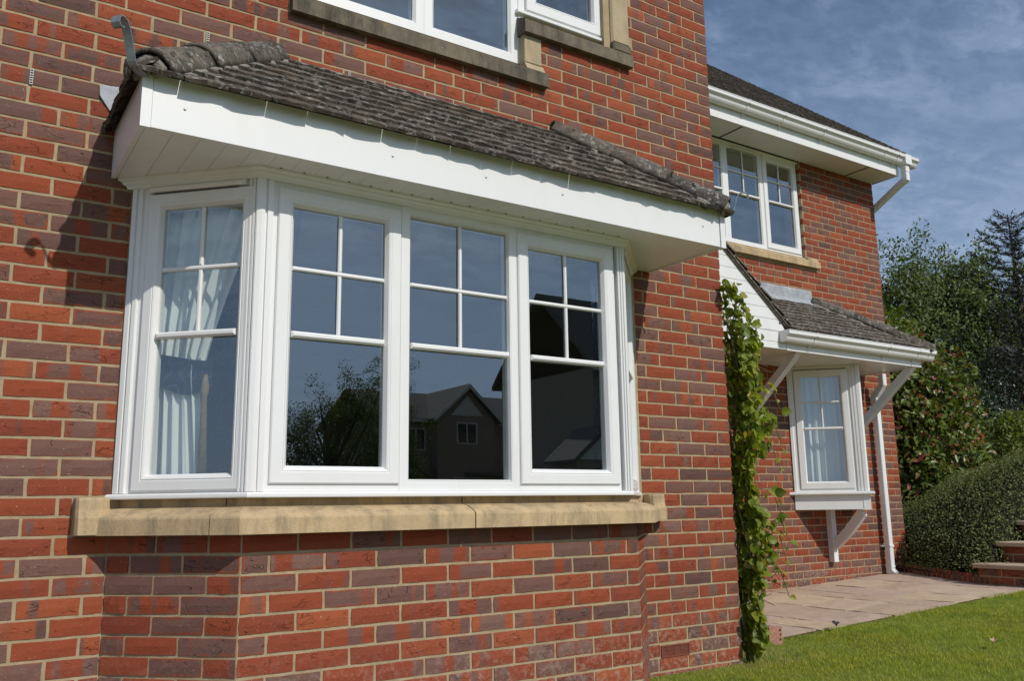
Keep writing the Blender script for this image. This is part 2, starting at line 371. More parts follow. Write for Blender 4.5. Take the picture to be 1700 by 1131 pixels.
def lay(f, perps, z0, lo, hi, holes, wall, seen=True):
    """one course: bricks between successive joint centres"""
    ps = sorted(p for p in perps if lo < p < hi); ps = [lo - .005] + ps + [hi + .005]
    for a, b in zip(ps[:-1], ps[1:]):
        segs = [(a + .005, b - .005)]
        for (h0, h1, hz0, hz1) in holes:
            if hz0 < z0 + .0325 < hz1:
                nx = []
                for s0, s1 in segs:
                    if h1 <= s0 or h0 >= s1: nx.append((s0, s1)); continue
                    if h0 - .004 > s0: nx.append((s0, h0 - .004))
                    if h1 + .004 < s1: nx.append((h1 + .004, s1))
                segs = nx
        for s0, s1 in segs:
            L = s1 - s0
            if L < .018: continue
            L = round(L / .005) * .005; c = Vector(f.P((s0 + s1) / 2, z0 + .0325))
            d = c - CPOS; zz = d.dot(CF); sc_ = 0
            if zz > .1:
                u, v = d.dot(CR) / zz * 1448 / 850, d.dot(CU) / zz * 1448 / 565
                if abs(u) < 1.03 and abs(v) < 1.04 and seen: sc_ = L * abs(d.normalized().dot(f.n)) / zz ** 2
            ALLB.append((sc_, f, (s0 + s1) / 2, z0 + .0325, L, wall))
def flush_bricks(limit=298):
    ALLB.sort(key=lambda t: -t[0]); rest = {}
    for k, (sc_, f, s, z, L, wall) in enumerate(ALLB):
        if k < limit and sc_ > 0:
            o = link('brick', brick_mesh(L), None, wall, f.P(s, z)); o.rotation_euler = (0, 0, f.ang)
        else: rest.setdefault(wall.name, []).append((f, s, z, L, wall))
    for nm, items in rest.items():
        V, F, U, W, R = [], [], [], [], []; p0 = WL[nm]
        cache = {}
        for f, s, z, L, wall in items:
            key = (round(L, 3), random.randrange(6))
            if key not in cache: cache[key] = brick_geo(L, .065, key[1] * 17 + int(L * 1000))
            v, fa, u, w_ = cache[key]; b = len(V); c = Vector(f.P(s, z)) - p0; r = random.random()
            for x, y, zz in v:
                q = c + f.ux * x - f.n * y; V.append((q.x, q.y, q.z + zz))
            F += [tuple(b + i for i in t) for t in fa]; U += u; W += w_; R += [r] * len(v)
        me = mesh_with_uv('brickwork', V, F, U, W, R); me.materials.append(M['brick'])
        tag(link('brickwork', me, None, items[0][4], p0), kind='stuff')

def cells(mb, f, a0, a1, z0, z1, holes, n0, n1):
    """backing wall of boxes with rectangular holes"""
    xs = sorted({a0, a1, *[h for q in holes for h in q[:2] if a0 < h < a1]}); zs = sorted({z0, z1, *[h for q in holes for h in q[2:] if z0 < h < z1]})
    for i in range(len(xs) - 1):
        j = 0
        while j < len(zs) - 1:
            def solid(jj):
                cx, cz = (xs[i] + xs[i + 1]) / 2, (zs[jj] + zs[jj + 1]) / 2
                return not any(h[0] < cx < h[1] and h[2] < cz < h[3] for h in holes)
            if not solid(j): j += 1; continue
            k = j
            while k + 1 < len(zs) - 1 and solid(k + 1): k += 1
            mb.fbox(f, xs[i], xs[i + 1], zs[j], zs[k + 1], n0, n1); j = k + 1
def J(k): return (41 + k) * .075
# ------------------------------------------------------------------ the house
HOUSE = empty('brick_house', (0, 0, 0), 'red and purple brick house with white bay window and tiled porch', 'house')
FW = Fr((0, 0, 0), (1, 0, 0), (0, -1, 0))
XL = -3.9476
through = [(-3.45, -.85, .95, 2.285), (-2.80, -1.50, 3.40, 4.60), (-1.52, -.90, 3.70, 4.60)]
mb = MB(); cells(mb, FW, -6.0, -.006, -.4, 5.55, through, -.25, -.006)
front = mb.build('front_wall', M['mortar'], HOUSE)
holes_f = [(-3.53, -.745, -.4, 2.36), (-3.665, -.615, .825, .975), (-2.95, -1.30, 2.3, 2.92), (-3.5, -.8, 2.3, 2.55),
           (-2.885, -1.36, 3.30, 3.37), (-2.80, -1.385, 3.375, 4.6), (-1.55, -.705, 3.60, 3.67), (-1.52, -.70, 3.675, 4.6), (-.652, -.433, .07, .14)]
for r in range(-44, 31):
    if r % 2: pp = [XL + .225 * n for n in range(-12, 9)] + [-1.971] + [-.22 - .225 * n for n in range(8)]
    else: pp = [XL - .1125 + .225 * n for n in range(-12, 9)][:-1] + [-2.084] + [-.1075 - .225 * n for n in range(9)]
    lay(FW, [p + random.uniform(-.004, .004) for p in pp], J(r) + .005, -6.0, 0.0, holes_f, front)
FS = Fr((0, 0, 0), (0, 1, 0), (1, 0, 0))
mb = MB(); mb.box(-.25, -.006, .25, 2.2, -.4, 5.55); side = mb.build('side_wall', M['mortar'], HOUSE)
for r in range(-44, 31):
    lay(FS, [(.1075 if r % 2 else .22) + .225 * n for n in range(12)], J(r) + .005, .055, 2.2, [], side, False)
# bay base
B = [Vector((-3.54, 0, 0)), Vector((-3.13, -.41, 0)), Vector((-1.145, -.41, 0)), Vector((-.735, 0, 0))]
mb = MB(); mb.prism([(-3.5315, .004), (-3.1275, -.404), (-1.1475, -.404), (-.7435, .004)], -.4, .826)
bay = mb.build('bay_wall', M['mortar'], HOUSE)
FBL = Fr(B[0], (1, -1, 0), (-1, -1, 0)); FBF = Fr(B[1], (1, 0, 0), (0, -1, 0)); FBR = Fr(B[2], (1, 1, 0), (1, -1, 0))
LB = (B[1] - B[0]).length
for r in range(-44, -30):
    o = r % 2
    z = J(r) + .005
    lay(FBL, ([.215, .44] if o else [.1075, .3325]), z, .006, LB - .007, [], bay)
    lay(FBF, [(.222 if o else .11) + .2245 * n for n in range(9)], z, .004, 1.981, [], bay)
    lay(FBR, ([.13, .355] if o else [.242, .467]), z, .007, LB - .006, [], bay)
# recessed wing
Y2 = 2.2; XE = 5.13
FR2 = Fr((0, Y2, 0), (1, 0, 0), (0, -1, 0))
mb = MB(); cells(mb, FR2, 0.0, XE - .006, -.4, 4.76, [(1.60, 3.77, 3.585, 4.76), (3.34, 4.24, 1.0, 2.29)], -.25, -.006)
rear = mb.build('recessed_wall', M['mortar'], HOUSE)
holes_r = [(1.60, 3.765, 3.585, 4.76), (1.5, 3.955, 3.47, 3.585), (3.31, 4.27, .99, 2.29)]
for r in range(-44, 22):
    lay(FR2, [XE - (.22 if r % 2 else .1075) - .225 * n for n in range(24)], J(r) + .005, .06, XE, holes_r, rear, r > -42)
FE = Fr((XE, Y2, 0), (0, 1, 0), (1, 0, 0))
mb = MB(); mb.box(XE - .25, XE - .006, Y2 + .25, 8.0, -.4, 4.76); endw = mb.build('end_wall', M['mortar'], HOUSE)
for r in range(-44, 22):
    lay(FE, [(.1075 if r % 2 else .22) + .225 * n for n in range(26)], J(r) + .005, .055, 5.8, [], endw, False)
flush_bricks()
# weep vents, lead tab, air brick
weep = MB(); weep.box(-.006, .006, -.003, .02, 0, .066, 0)
for k in range(6): weep.box(-.0045, .0045, -.0042, -.0032, .004 + k * .0105, .0095 + k * .0105, 1)
w0 = None
for x, z in ((-3.262, 3.005), (-2.571, 3.005), (-1.569, 3.005), (-3.943, 2.63)):
    if w0 is None: w0 = weep.build('weep_vent', [M['board'], M['dark']], front, origin=(0, 0, 0)); w0.location = (x, 0, z); WL[w0.name] = Vector((x, 0, z))
    else: link('weep_vent', w0.data, None, front, (x, 0, z))
mb = MB(); pts = [(-3.692, 2.692), (-3.575, 2.705), (-3.575, 2.52), (-3.632, 2.566), (-3.688, 2.645)]
mb.sweep([(x, -.002, z) for x, z in pts], [(x, -.008, z) for x, z in pts]); mb.build('lead_flashing', M['lead'], front)
mb = MB(); mb.ring(FW, -.650, -.435, .072, .138, [(0, -.05), (0, .001), (.008, .001), (.008, -.02)]); mb.fbox(FW, -.648, -.437, .074, .136, -.055, -.03)
for k in range(7): mb.fbox(FW, -.643, -.442, .0815 + k * .0075, .0855 + k * .0075, -.02, -.002)
for k in range(3): mb.fbox(FW, -.600 + k * .05, -.594 + k * .05, .079, .131, -.02, -.0005)
mb.build('air_brick', M['terracotta'], front)

# ---- plan sweeps round the bay
def mitre(pl, nr, k, n, endx):
    """offset of plan vertex k by n; ends slide along the wall"""
    if k == 0: return pl[0] + Vector((-endx * n, 0, 0))
    if k == len(pl) - 1: return pl[-1] + Vector((endx * n, 0, 0))
    a, b = nr[k - 1], nr[k]; return pl[k] + (a + b) * (n / (1 + a.dot(b)))
def plan_sweep(mb, pl, nr, stations, prof, mi=0, endx=1.41421):
    R = []
    for st in stations:
        ring = []
        for n, z in prof:
            if isinstance(st, int): v = mitre(pl, nr, st, n, endx)
            else:
                k, s = st; d = (pl[k + 1] - pl[k]).normalized(); v = pl[k] + d * s + nr[k] * n
            ring.append((v.x, v.y, z))
        R.append(ring)
    mb.rings(R, mi)
NR = [FBL.n, FBF.n, FBR.n]
sill = empty('bay_sill', (0, 0, 0), None, None); sill.parent = HOUSE
prof = [(-.10, .8255), (.088, .8255), (.088, .885), (.085, .893), (.076, .899), (.02, .922), (-.026, .930), (-.030, .936), (-.030, .9635), (-.10, .9635)]
for nm, st, ex in (('a', [0, (0, .25), (0, .49)], 0), ('b', [(0, .495), 1, (1, .25), (1, .6), (1, .978)], None), ('c', [(1, .984), (1, 1.4), (1, 1.7), 2, 3], 1)):
    mb = MB(); plan_sweep(mb, B, NR, st, prof)
    if ex is not None:
        x0, x1 = ((-3.664, -3.542) if ex == 0 else (-.733, -.613))
        q = [(x0, .0), (x0, .060), (x0 + .010, .080), (x1 - .030, .080), (x1, .050), (x1, 0)]
        R_ = [[(x, .001 - n * k, z) for x, n in q] for z, k in ((.829, 1.0), (.893, 1.0), (.925, .85), (.960, .80), (.971, .70))]
        mb.rings(R_)
    mb.build('sill_stone', M['stone'], sill)

# ---- window kit
def sash(f, a0, a1, z0, z1, parent, wd=.070, name='sash', out=.012):
    mb = MB(); k = wd
    mb.ring(f, a0, a1, z0, z1, [(0, -.045), (0, out - .005), (.005, out), (k - .026, out), (k - .024, out - .002), (k - .021, out - .002), (k - .019, out), (k - .012, out - .003), (k, out - .022), (k, -.045)])
    return mb.build(name, M['upvc'], parent)
def pane(f, a0, a1, z0, z1, parent, n=-.020, mat='glass'):
    mb = MB(); mb.add([f.P(a0, z0, n), f.P(a1, z0, n), f.P(a1, z1, n), f.P(a0, z1, n)], [(0, 1, 2, 3)])
    return mb.build('pane', M[mat], parent)
def hbar(f, a0, a1, z0, z1, n0, n1, parent, ch=.004, name='glazing_bar'):
    mb = MB(); mb.fbox(f, a0, a1, z0, z1, n0, n1, 0, ch); return mb.build(name, M['upvc'], parent)
def light_bars(f, a0, a1, z0, z1, zt, zm, parent, g=-.019, wt=.026, wb=.018):
    """transom bar with a two by two grid of thin bars above it"""
    hbar(f, a0, a1, zt - wt / 2, zt + wt / 2, g, .010, parent, .007, 'transom_bar')
    c = (a0 + a1) / 2
    hbar(f, a0, a1, zm - wb / 2, zm + wb / 2, g, -.006, parent, .005)
    hbar(f, c - wb / 2, c + wb / 2, zt + wt / 2, zm - wb / 2 - .0003, g, -.0065, parent, .005)
    hbar(f, c - wb / 2, c + wb / 2, zm + wb / 2 + .0003, z1, g, -.0065, parent, .005)
Pn = [Vector((-3.525, 0, 0)), Vector((-3.115, -.41, 0)), Vector((-1.19, -.41, 0)), Vector((-.78, 0, 0))]
FA = Fr(Pn[0], (1, -1, 0), (-1, -1, 0)); FB = Fr(Pn[1], (1, 0, 0), (0, -1, 0)); FC = Fr(Pn[2], (1, 1, 0), (1, -1, 0)); LA = (Pn[1] - Pn[0]).length
mb = MB(); zb, zt = .985, 2.29
fr = [(0, -.06), (0, 0), (.030, 0), (.036, -.010), (.036, -.06)]
zh = 2.262
for f, a0, a1 in ((FA, .05, LA - .03), (FC, .03, LA - .05), (FB, .055, 1.870)): mb.fbox(f, a0, a1, zh + .001, zt, -.06, .0)
mb.ring(FA, .05, LA - .008, zb, zh, fr); mb.ring(FC, .008, LA - .05, zb, zh, fr)
mb.ring(FB, .055, .6405, zb, zh, fr); mb.ring(FB, 1.2585, 1.870, zb, zh, fr)
mb.ring(FB, .6415, 1.2575, zb, zh, [(0, -.06), (0, 0), (.036, 0), (.038, -.002), (.041, -.002), (.043, 0), (.050, -.016), (.050, -.06)])
def post(mb, f1, L1, f2, z0, z1):
    o = [f1.P(L1 - s, 0, n) for s, n in ((.040, 0), (.039, .0135), (.031, .0145), (.029, .006), (.024, .006), (.022, .0145), (.014, .015), (.0125, .007), (.0085, .007), (.007, .0155), (.001, .016))]
    o += [f2.P(s, 0, n) for s, n in ((.006, .016), (.020, .015), (.022, .005), (.029, .005), (.031, .014), (.054, .013), (.058, 0))] + [f2.P(.055, 0, -.05), f1.P(L1 - .038, 0, -.04)]
    mb.prism([(v[0], v[1]) for v in o], z0, z1)
post(mb, FA, LA, FB, zb, zt)
post(mb, FB, 1.925, FC, zb, zt)
for f, rev in ((FA, False), (FC, True)):
    q = [(0.002, -.03), (.002, .012), (.022, .013), (.024, .004), (.032, .004), (.034, .013), (.050, .012), (.053, 0), (.053, -.03)]
    mb.prism([f.P(LA - s if rev else s, 0, n)[:2] for s, n in q], zb, zt)
bw = mb.build('bay_window', M['upvc'], HOUSE)
for f, a0, a1 in ((FA, .078, LA - .014), (FC, .014, LA - .078)):
    s1 = sash(f, a0, a1, .992, 2.225, bw, .066); pane(f, a0 + .06, a1 - .06, 1.05, 2.17, s1)
    light_bars(f, a0 + .067, a1 - .067, 1.06, 2.158, 1.617, 1.897, s1)
for a0, a1 in ((.077, .637), (1.262, 1.858)):
    s1 = sash(FB, a0, a1, 1.014, 2.232, bw, .072); pane(FB, a0 + .066, a1 - .066, 1.08, 2.166, s1)
    light_bars(FB, a0 + .073, a1 - .073, 1.09, 2.159, 1.617, 1.897, s1)
    mb = MB(); h0 = a1 - .036 if a0 < .5 else a0 + .036
    mb.fbox(FB, h0 - .012, h0 + .012, 1.47, 1.60, -.075, -.046, 0, .004); mb.fbox(FB, h0 - .009, h0 + .009, 1.40, 1.52, -.098, -.078, 0, .004); mb.build('handle', M['upvc'], s1)
pane(FB, .688, 1.211, 1.03, 2.216, bw, -.022)
light_bars(FB, .692, 1.207, 1.036, 2.211, 1.617, 1.897, bw, -.021)
cp = [(-.06, .962), (.020, .962), (.022, .966), (.022, .976), (.018, .983), (-.004, .9845), (-.06, .9845)]
NRw = [FA.n, FB.n, FC.n]
for st in ([0, 1], [1, 2], [2, 3]):
    mb = MB(); plan_sweep(mb, Pn, NRw, st, cp); mb.build('cill', M['upvc'], bw)
mb = MB(); plan_sweep(mb, Pn, NRw, [0, 1, 2, 3], [(-.02, 2.2945), (.050, 2.2945), (.048, 2.286), (.036, 2.280), (.034, 2.272), (.024, 2.266), (.020, 2.254), (-.02, 2.254)]); mb.build('cornice', M['upvc'], bw)
for f, a0, a1 in ((FA, .085, LA - .055), (FC, .055, LA - .085)):
    mb = MB(); mb.fbox(f, a0, a1, 2.231, 2.2525, -.01, .026, 0, .006)
    for k in range(3): mb.fbox(f, a0 + .02 + k * .13, a0 + .14 + k * .13, 2.2225, 2.2305, -.01, .012, 1)
    mb.build('trickle_vent', [M['upvc'], M['gasket']], bw)

# ---- bay roof
bayroof = MB()
X0, X1, YE, ZE = -3.62, -.615, -.615, 2.296
zt0 = 2.470; RIDGE = 3.005
top = [(-2.965, -.003, RIDGE), (-1.27, -.003, RIDGE)]
bayroof.add([(X0 + .02, YE + .02, zt0), (X1 - .02, YE + .02, zt0), (X1 - .02, -.003, zt0), (X0 + .02, -.003, zt0), top[0], top[1]], [(0, 1, 5, 4), (1, 2, 5), (3, 0, 4), (2, 3, 4, 5), (3, 2, 1, 0)])
br = bayroof.build('bay_roof', M['felt'], HOUSE)
TM = []
def tile_mesh(k):
    q = random.Random(k * 7 + 1); V = []; n = 5; Wd, Ln, T = .1615, .175, .0165
    for j, y in enumerate((0.0, .05, Ln)):
        for i in range(n):
            x = -Wd / 2 + Wd * i / (n - 1)
            V.append((x + (q.uniform(-.001, .001)), y + (q.uniform(-.006, .005) if j == 0 else 0), T + .0025 * math.cos((i / (n - 1) - .5) * 3) * (1 if j < 2 else 0) + (q.uniform(-.0045, .0025) if j == 0 else q.uniform(-.001, .001))))
    b = len(V)
    for i in range(n): V.append((V[i][0], V[i][1] + .001, q.uniform(-.001, .0015)))
    F = [(j * n + i, j * n + i + 1, (j + 1) * n + i + 1, (j + 1) * n + i) for j in range(2) for i in range(n - 1)] + [(b + i, b + i + 1, i + 1, i) for i in range(n - 1)]
    for s in (0, n - 1):
        e = len(V); V.append((V[2 * n + s][0], Ln, 0)); F.append((s, n + s, 2 * n + s, e) if s else (2 * n + s, n + s, s, e)); F.append((s, e, b + s) if s else (e, s, b + s))
    me = bpy.data.meshes.new('tile'); me.from_pydata(V, [], F); me.materials.append(M['tile'])
    a = me.attributes.new('rnd', 'FLOAT', 'POINT'); a.data.foreach_set('value', np.full(len(V), q.random(), np.float32)); return me
TM = [tile_mesh(k) for k in range(7)]
def lay_tiles(O, a, b, pitch, nrows, clip, parent, gauge=.1, wd=.165, joined=None, mat='tile', x0=0.0):
    """courses of plain tiles: a runs along the eave, b points inwards, clip(d) gives the run left at plan distance d"""
    O, a, b = Vector(O), Vector(a), Vector(b); up = Vector((0, 0, 1)); y = b * math.cos(pitch) + up * math.sin(pitch); z = a.cross(y)
    if z.z < 0: z = -z
    JV, JF, JR = [], [], []
    for r in range(nrows):
        t = r * gauge; lo, hi = clip(t * math.cos(pitch))
        s = x0 - (wd / 2 if r % 2 else 0)
        while s < hi:
            c0, c1 = max(s, lo), min(s + wd, hi)
            if c1 - c0 > .03:
                th = math.asin(.023 / .175) + random.uniform(-.012, .012); rz = random.uniform(-.01, .01)
                Y = y * math.cos(th) - z * math.sin(th); Z = a.cross(Y); Z = Z if Z.dot(z) > 0 else -Z
                X = a if a.cross(Y).dot(z) > 0 else -a
                p = O + a * ((c0 + c1) / 2) + y * (t + random.uniform(-.004, .004)) + z * (.016 + random.uniform(0, .003))
                m = Matrix(((X.x, Y.x, Z.x, p.x), (X.y, Y.y, Z.y, p.y), (X.z, Y.z, Z.z, p.z), (0, 0, 0, 1))) @ Matrix.Rotation(rz, 4, 'Z') @ Matrix.Diagonal(((c1 - c0) / wd, 1, 1, 1))
                me = random.choice(TM)
                if joined is None: link('tile', me, None, parent, mw=m)
                else:
                    k = len(JV); JV += [m @ v.co for v in me.vertices]; JF += [tuple(k + i for i in q.vertices) for q in me.polygons]; JR += [random.random()] * len(me.vertices)
            s += wd
    if joined:
        p0 = WL[parent.name]; me = bpy.data.meshes.new(joined); me.from_pydata([v - p0 for v in JV], [], JF); me.materials.append(M[mat])
        at = me.attributes.new('rnd', 'FLOAT', 'POINT'); at.data.foreach_set('value', np.asarray(JR, np.float32)); tag(link(joined, me, None, parent, p0), kind='stuff')
PT = math.atan2(.555, .66)
EX0, EX1 = -3.655, -.585
Lr = EX1 - EX0
lay_tiles((EX0, -.658, 2.463), (1, 0, 0), (0, 1, 0), PT, 9, lambda d: (d, Lr - d), br)
lay_tiles((EX0, .0, 2.463), (0, -1, 0), (1, 0, 0), PT, 9, lambda d: (0, .655 - d), br, joined='roof_tiling')
lay_tiles((EX1, .0, 2.463), (0, -1, 0), (-1, 0, 0), PT, 9, lambda d: (0, .655 - d), br, joined='roof_tiling')
def hip_tile_mesh(L=.36, R=.115, seed=0):
    q = random.Random(seed); n = 13; R_ = []
    for y, k, e in ((0, 1.0, 0), (.02, 1.02, 0), (L * .5, .98, 0), (L, .93, 0)):
        R_.append([(k * R * math.sin(t) * 1.06, y, k * R * (math.cos(t) - .42) + q.uniform(-.0015, .0015)) for t in [(-1.62 + 3.24 * i / (n - 1)) for i in range(n)]])
    V = [v for r in R_ for v in r]; F = [(j * n + i, j * n + i + 1, (j + 1) * n + i + 1, (j + 1) * n + i) for j in range(3) for i in range(n - 1)]
    b = len(V); V += [(x * .86, y, z * .86 - .008) for x, y, z in V]
    F += [(b + j * n + i + 1, b + j * n + i, b + (j + 1) * n + i, b + (j + 1) * n + i + 1) for j in range(3) for i in range(n - 1)]
    for i in range(n - 1): F.append((i + 1, i, b + i, b + i + 1)); F.append((3 * n + i, 3 * n + i + 1, b + 3 * n + i + 1, b + 3 * n + i))
    for j in range(3): F.append((j * n, (j + 1) * n, b + (j + 1) * n, b + j * n)); F.append(((j + 1) * n + n - 1, j * n + n - 1, b + j * n + n - 1, b + (j + 1) * n + n - 1))
    me = bpy.data.meshes.new('hip_tile'); me.from_pydata(V, [], F); me.materials.append(M['hip']); me.polygons.foreach_set('use_smooth', [len(f) == 4 for f in F])
    a = me.attributes.new('rnd', 'FLOAT', 'POINT'); a.data.foreach_set('value', np.full(len(V), q.random(), np.float32)); return me
def lay_hip(p0, p1, nrm, parent, n=3, R=.115, end=True, lift=.008):
    p0, p1 = Vector(p0), Vector(p1); d = (p1 - p0); L = d.length / n; Y = d.normalized(); Z = Vector(nrm); Z = (Z - Y * Z.dot(Y)).normalized(); X = Y.cross(Z)
    fr_ = lambda p: Matrix(((X.x, Y.x, Z.x, p.x), (X.y, Y.y, Z.y, p.y), (X.z, Y.z, Z.z, p.z), (0, 0, 0, 1)))
    for k in range(n):
        m = fr_(p0 + Y * (k * L) + Z * (lift + .006 * (k % 2))) @ Matrix.Rotation(random.uniform(-.03, .03), 4, 'Z') @ Matrix.Rotation(-.012, 4, 'X')
        link('hip_tile', hip_tile_mesh(L * 1.06, R, k + int(p0.x * 10)), None, parent, mw=m)
    # mortar bedding under the edges, and the filled lower end
    V, F = [], []
    q = random.Random(5); ns = 26
    for side in (-1, 1):
        for i in range(ns + 1):
            t = (.07 + .93 * i / ns) * d.length; wob = q.uniform(0, .02)
            for xo, zo in ((side * (R * .92), lift - R * .40), (side * (R * 1.0 + wob), lift - R * .52 + q.uniform(-.012, .010)), (side * (R * 1.02 + wob), -.085)):
                V.append(tuple(p0 + X * xo + Y * t + Z * zo))
    for s in (0, 1):
        o = s * (ns + 1) * 3
        for i in range(ns):
            for j in range(2): F.append((o + i * 3 + j, o + i * 3 + j + 1, o + (i + 1) * 3 + j + 1, o + (i + 1) * 3 + j))
    mb = MB(); mb.add(V, F)
    if end:
        ring = []
        for yy, kk in ((.004, .80), (-.010, .62), (-.012, .0)):
            ring.append([tuple(p0 + X * (kk * R * math.sin(t)) + Y * (yy + q.uniform(-.003, .003)) + Z * (lift + kk * R * math.cos(t) * .95 - R * .42)) for t in [(-1.3 + 2.6 * i / 10) for i in range(11)]] + [tuple(p0 + X * (-kk * R * .9 + 1.8 * kk * R * i / 4 * -1 + 1.8 * kk * R) * .0 + X * (kk * R * (.9 - .45 * i)) + Y * yy + Z * (lift - R * .55)) for i in range(5)])
        mb.rings(ring, 0, True)
    mb.build('mortar_bedding', M['bedding'], parent, True)
nf = Vector((0, -math.sin(PT), math.cos(PT))); nl = Vector((-math.sin(PT), 0, math.cos(PT))); nrr = Vector((math.sin(PT), 0, math.cos(PT)))
lay_hip((EX0 + .045, -.612, 2.524), (-2.98, .015, 3.052), nf + nl, br, 3, .098)
lay_hip((EX1 - .025, -.630, 2.510), (-1.26, .015, 3.052), nf + nrr, br, 3, .098)
mb = MB(); q = random.Random(3); ns = 40; V = []
for i in range(ns + 1):
    x = -3.0 + 1.76 * i / ns; V += [(x, -.002, 3.043 + q.uniform(-.006, .006)), (x, -.012 - q.random() * .006, 3.040 + q.uniform(-.008, .004)), (x, -.05, 3.016 + q.uniform(-.006, .006)), (x, -.058, 3.0)]
mb.add(V, [(i * 4 + j, i * 4 + j + 1, (i + 1) * 4 + j + 1, (i + 1) * 4 + j) for i in range(ns) for j in range(3)]); mb.build('flashing', M['bedding'], br)
# fascia, trims, soffit
mb = MB(); mb.box(-3.5845, -.6545, YE, YE + .018, 2.290, 2.499); mb.box(-3.5865, -.6565, YE + .0185, YE + .03, 2.290, 2.2945); mb.build('fascia_board', M['upvc'], br)
for x0, x1 in ((X0, X0 + .018), (X1 - .018, X1)):
    mb = MB(); mb.box(x0, x1, YE + .036, -.004, 2.290, 2.499); mb.build('fascia_board', M['upvc'], br)
for a, s in ((X0 - .003, 1), (X1 + .003, -1)):
    mb = MB(); pts = [(a, YE - .003), (a + s * .037, YE - .003), (a + s * .037, YE + .02), (a + s * .02, YE + .02), (a + s * .02, YE + .037), (a, YE + .037)]
    mb.prism(pts, 2.287, 2.4995); mb.build('corner_trim', M['upvc'], br)
x = X0 + .02
nb = 30; bwid = (X1 - X0 - .04) / nb
for k in range(nb):
    mb = MB(); a0 = X0 + .02 + k * bwid
    pts = [(a0 + .0006, 2.3035), (a0 + .0006, 2.2985), (a0 + .004, 2.2952), (a0 + bwid - .0006, 2.2952), (a0 + bwid - .0006, 2.3035)]
    mb.sweep([(p[0], YE + .0185, p[1]) for p in pts], [(p[0], -.004, p[1]) for p in pts]); mb.build('soffit_board', M['upvc'], br)
v0 = None
for k in range(19):
    x = -3.05 + k * .1
    if v0 is None: v0 = MB().tube([(0, 0, 2.2945), (0, 0, 2.2965)], .006, 8).build('soffit_vent', M['dark'], br, origin=(0, 0, 2.295)); v0.location = (x, -.452 - 0.012, 2.295); WL[v0.name] = Vector(v0.location)
    else: link('soffit_vent', v0.data, None, br, (x, -.464, 2.295))
for k in range(4):
    for s in (0, 1):
        link('soffit_vent', v0.data, None, br, ((-3.13 - k * .1, -.43 + k * .1, 2.295) if s == 0 else (-1.16 + k * .1, -.42 + k * .1, 2.295)))
sc_me = None
for x in (-3.47, -2.619, -2.153, -1.721, -.78):
    if sc_me is None:
        mb = MB(); R_ = [[(r_ * math.cos(t), y, r_ * math.sin(t)) for t in [2 * PI * i / 8 for i in range(8)]] for y, r_ in ((.0, .0055), (-.0025, .005), (-.004, .0025))]
        mb.rings(R_); sc_me = mb.build('fascia_screw', M['steel'], br, True, (0, 0, 0)); sc_me.location = (x, YE, 2.387); WL[sc_me.name] = Vector((x, YE, 2.387))
    else: link('fascia_screw', sc_me.data, None, br, (x, YE, 2.387))
# hip irons: scrolled straps at both corners
def strap(p, dirx, path, parent, wid=.034, th=.004):
    d = Vector(dirx).normalized(); a = Vector((-d.y, d.x, 0)); R_ = []
    for i, (u, z) in enumerate(path):
        u0, z0 = path[max(i - 1, 0)]; u1, z1 = path[min(i + 1, len(path) - 1)]; t = Vector((u1 - u0, z1 - z0, 0)).normalized(); nu, nz_ = -t.y, t.x
        c = Vector(p) + d * u + Vector((0, 0, z))
        R_.append([tuple(c + a * (wid / 2 * sa) + d * (nu * th / 2 * sb) + Vector((0, 0, nz_ * th / 2 * sb))) for sa, sb in ((-1, -1), (1, -1), (1, 1), (-1, 1))])
    mb = MB(); mb.rings(R_); return mb.build('hip_iron', M['galv'], parent)
scroll = [(-.05, -.004), (0, 0), (.022, .006), (.03, .016), (.045, .058), (.062, .100), (.074, .122), (.088, .138), (.104, .144), (.120, .139), (.129, .126), (.129, .111), (.120, .101), (.108, .100), (.101, .107)]
strap((-3.652, -.652, 2.482), (-1, -1, 0), scroll, br)
scroll2 = [(-.05, -.004), (0, 0), (.012, .012), (.020, .045), (.030, .085), (.042, .105), (.060, .116), (.080, .113), (.093, .098), (.094, .082), (.085, .074)]
strap((-.588, -.652, 2.482), (1, -1, 0), scroll2, br, .012, .006)
# ------------------------------------------------------------------ upstairs front window
FU = Fr((0, .05, 0), (1, 0, 0), (0, -1, 0))
mb = MB(); FRM = [(0, -.06), (0, 0), (.048, 0), (.064, -.014), (.064, -.06)]
mb.ring(FU, -2.80, -2.128, 3.435, 4.60, FRM); mb.ring(FU, -2.127, -1.512, 3.435, 4.60, FRM)
mb.ring(FU, -1.475, -.858, 3.772, 4.60, [(0, -.06), (0, 0), (.030, 0), (.034, -.010), (.034, -.06)])
mb.fbox(FU, -1.511, -1.476, 3.435, 4.60, -.06, .004)
mb.fbox(FU, -1.530, -.856, 3.748, 3.771, -.06, .026, 0, .004)
uw = mb.build('upstairs_window', M['upvc'], HOUSE)
pane(FU, -2.74, -2.19, 3.49, 4.54, uw); pane(FU, -2.07, -1.57, 3.49, 4.54, uw)
s1 = sash(FU, -1.462, -.872, 3.785, 4.585, uw, .085, out=.018); pane(FU, -1.385, -.95, 3.86, 4.51, s1)
def stone_sill(x0, x1, z0, z1, zback, yb, ye, parent, mat='stone_dark', f=FW, nf_=.04):
    mb = MB(); pr = [(-yb, z0), (nf_, z0), (nf_, z1 - .006), (nf_ - .006, z1), (-yb, zback)]
    mb.sweep([f.P(x0, z, n) for n, z in pr], [f.P(x1, z, n) for n, z in pr]); return mb.build('stone_sill', M[mat], parent)
stone_sill(-2.885, -1.362, 3.288, 3.374, 3.43, .10, 0, uw)
stone_sill(-1.522, -.705, 3.598, 3.680, 3.722, .045, 0, uw)
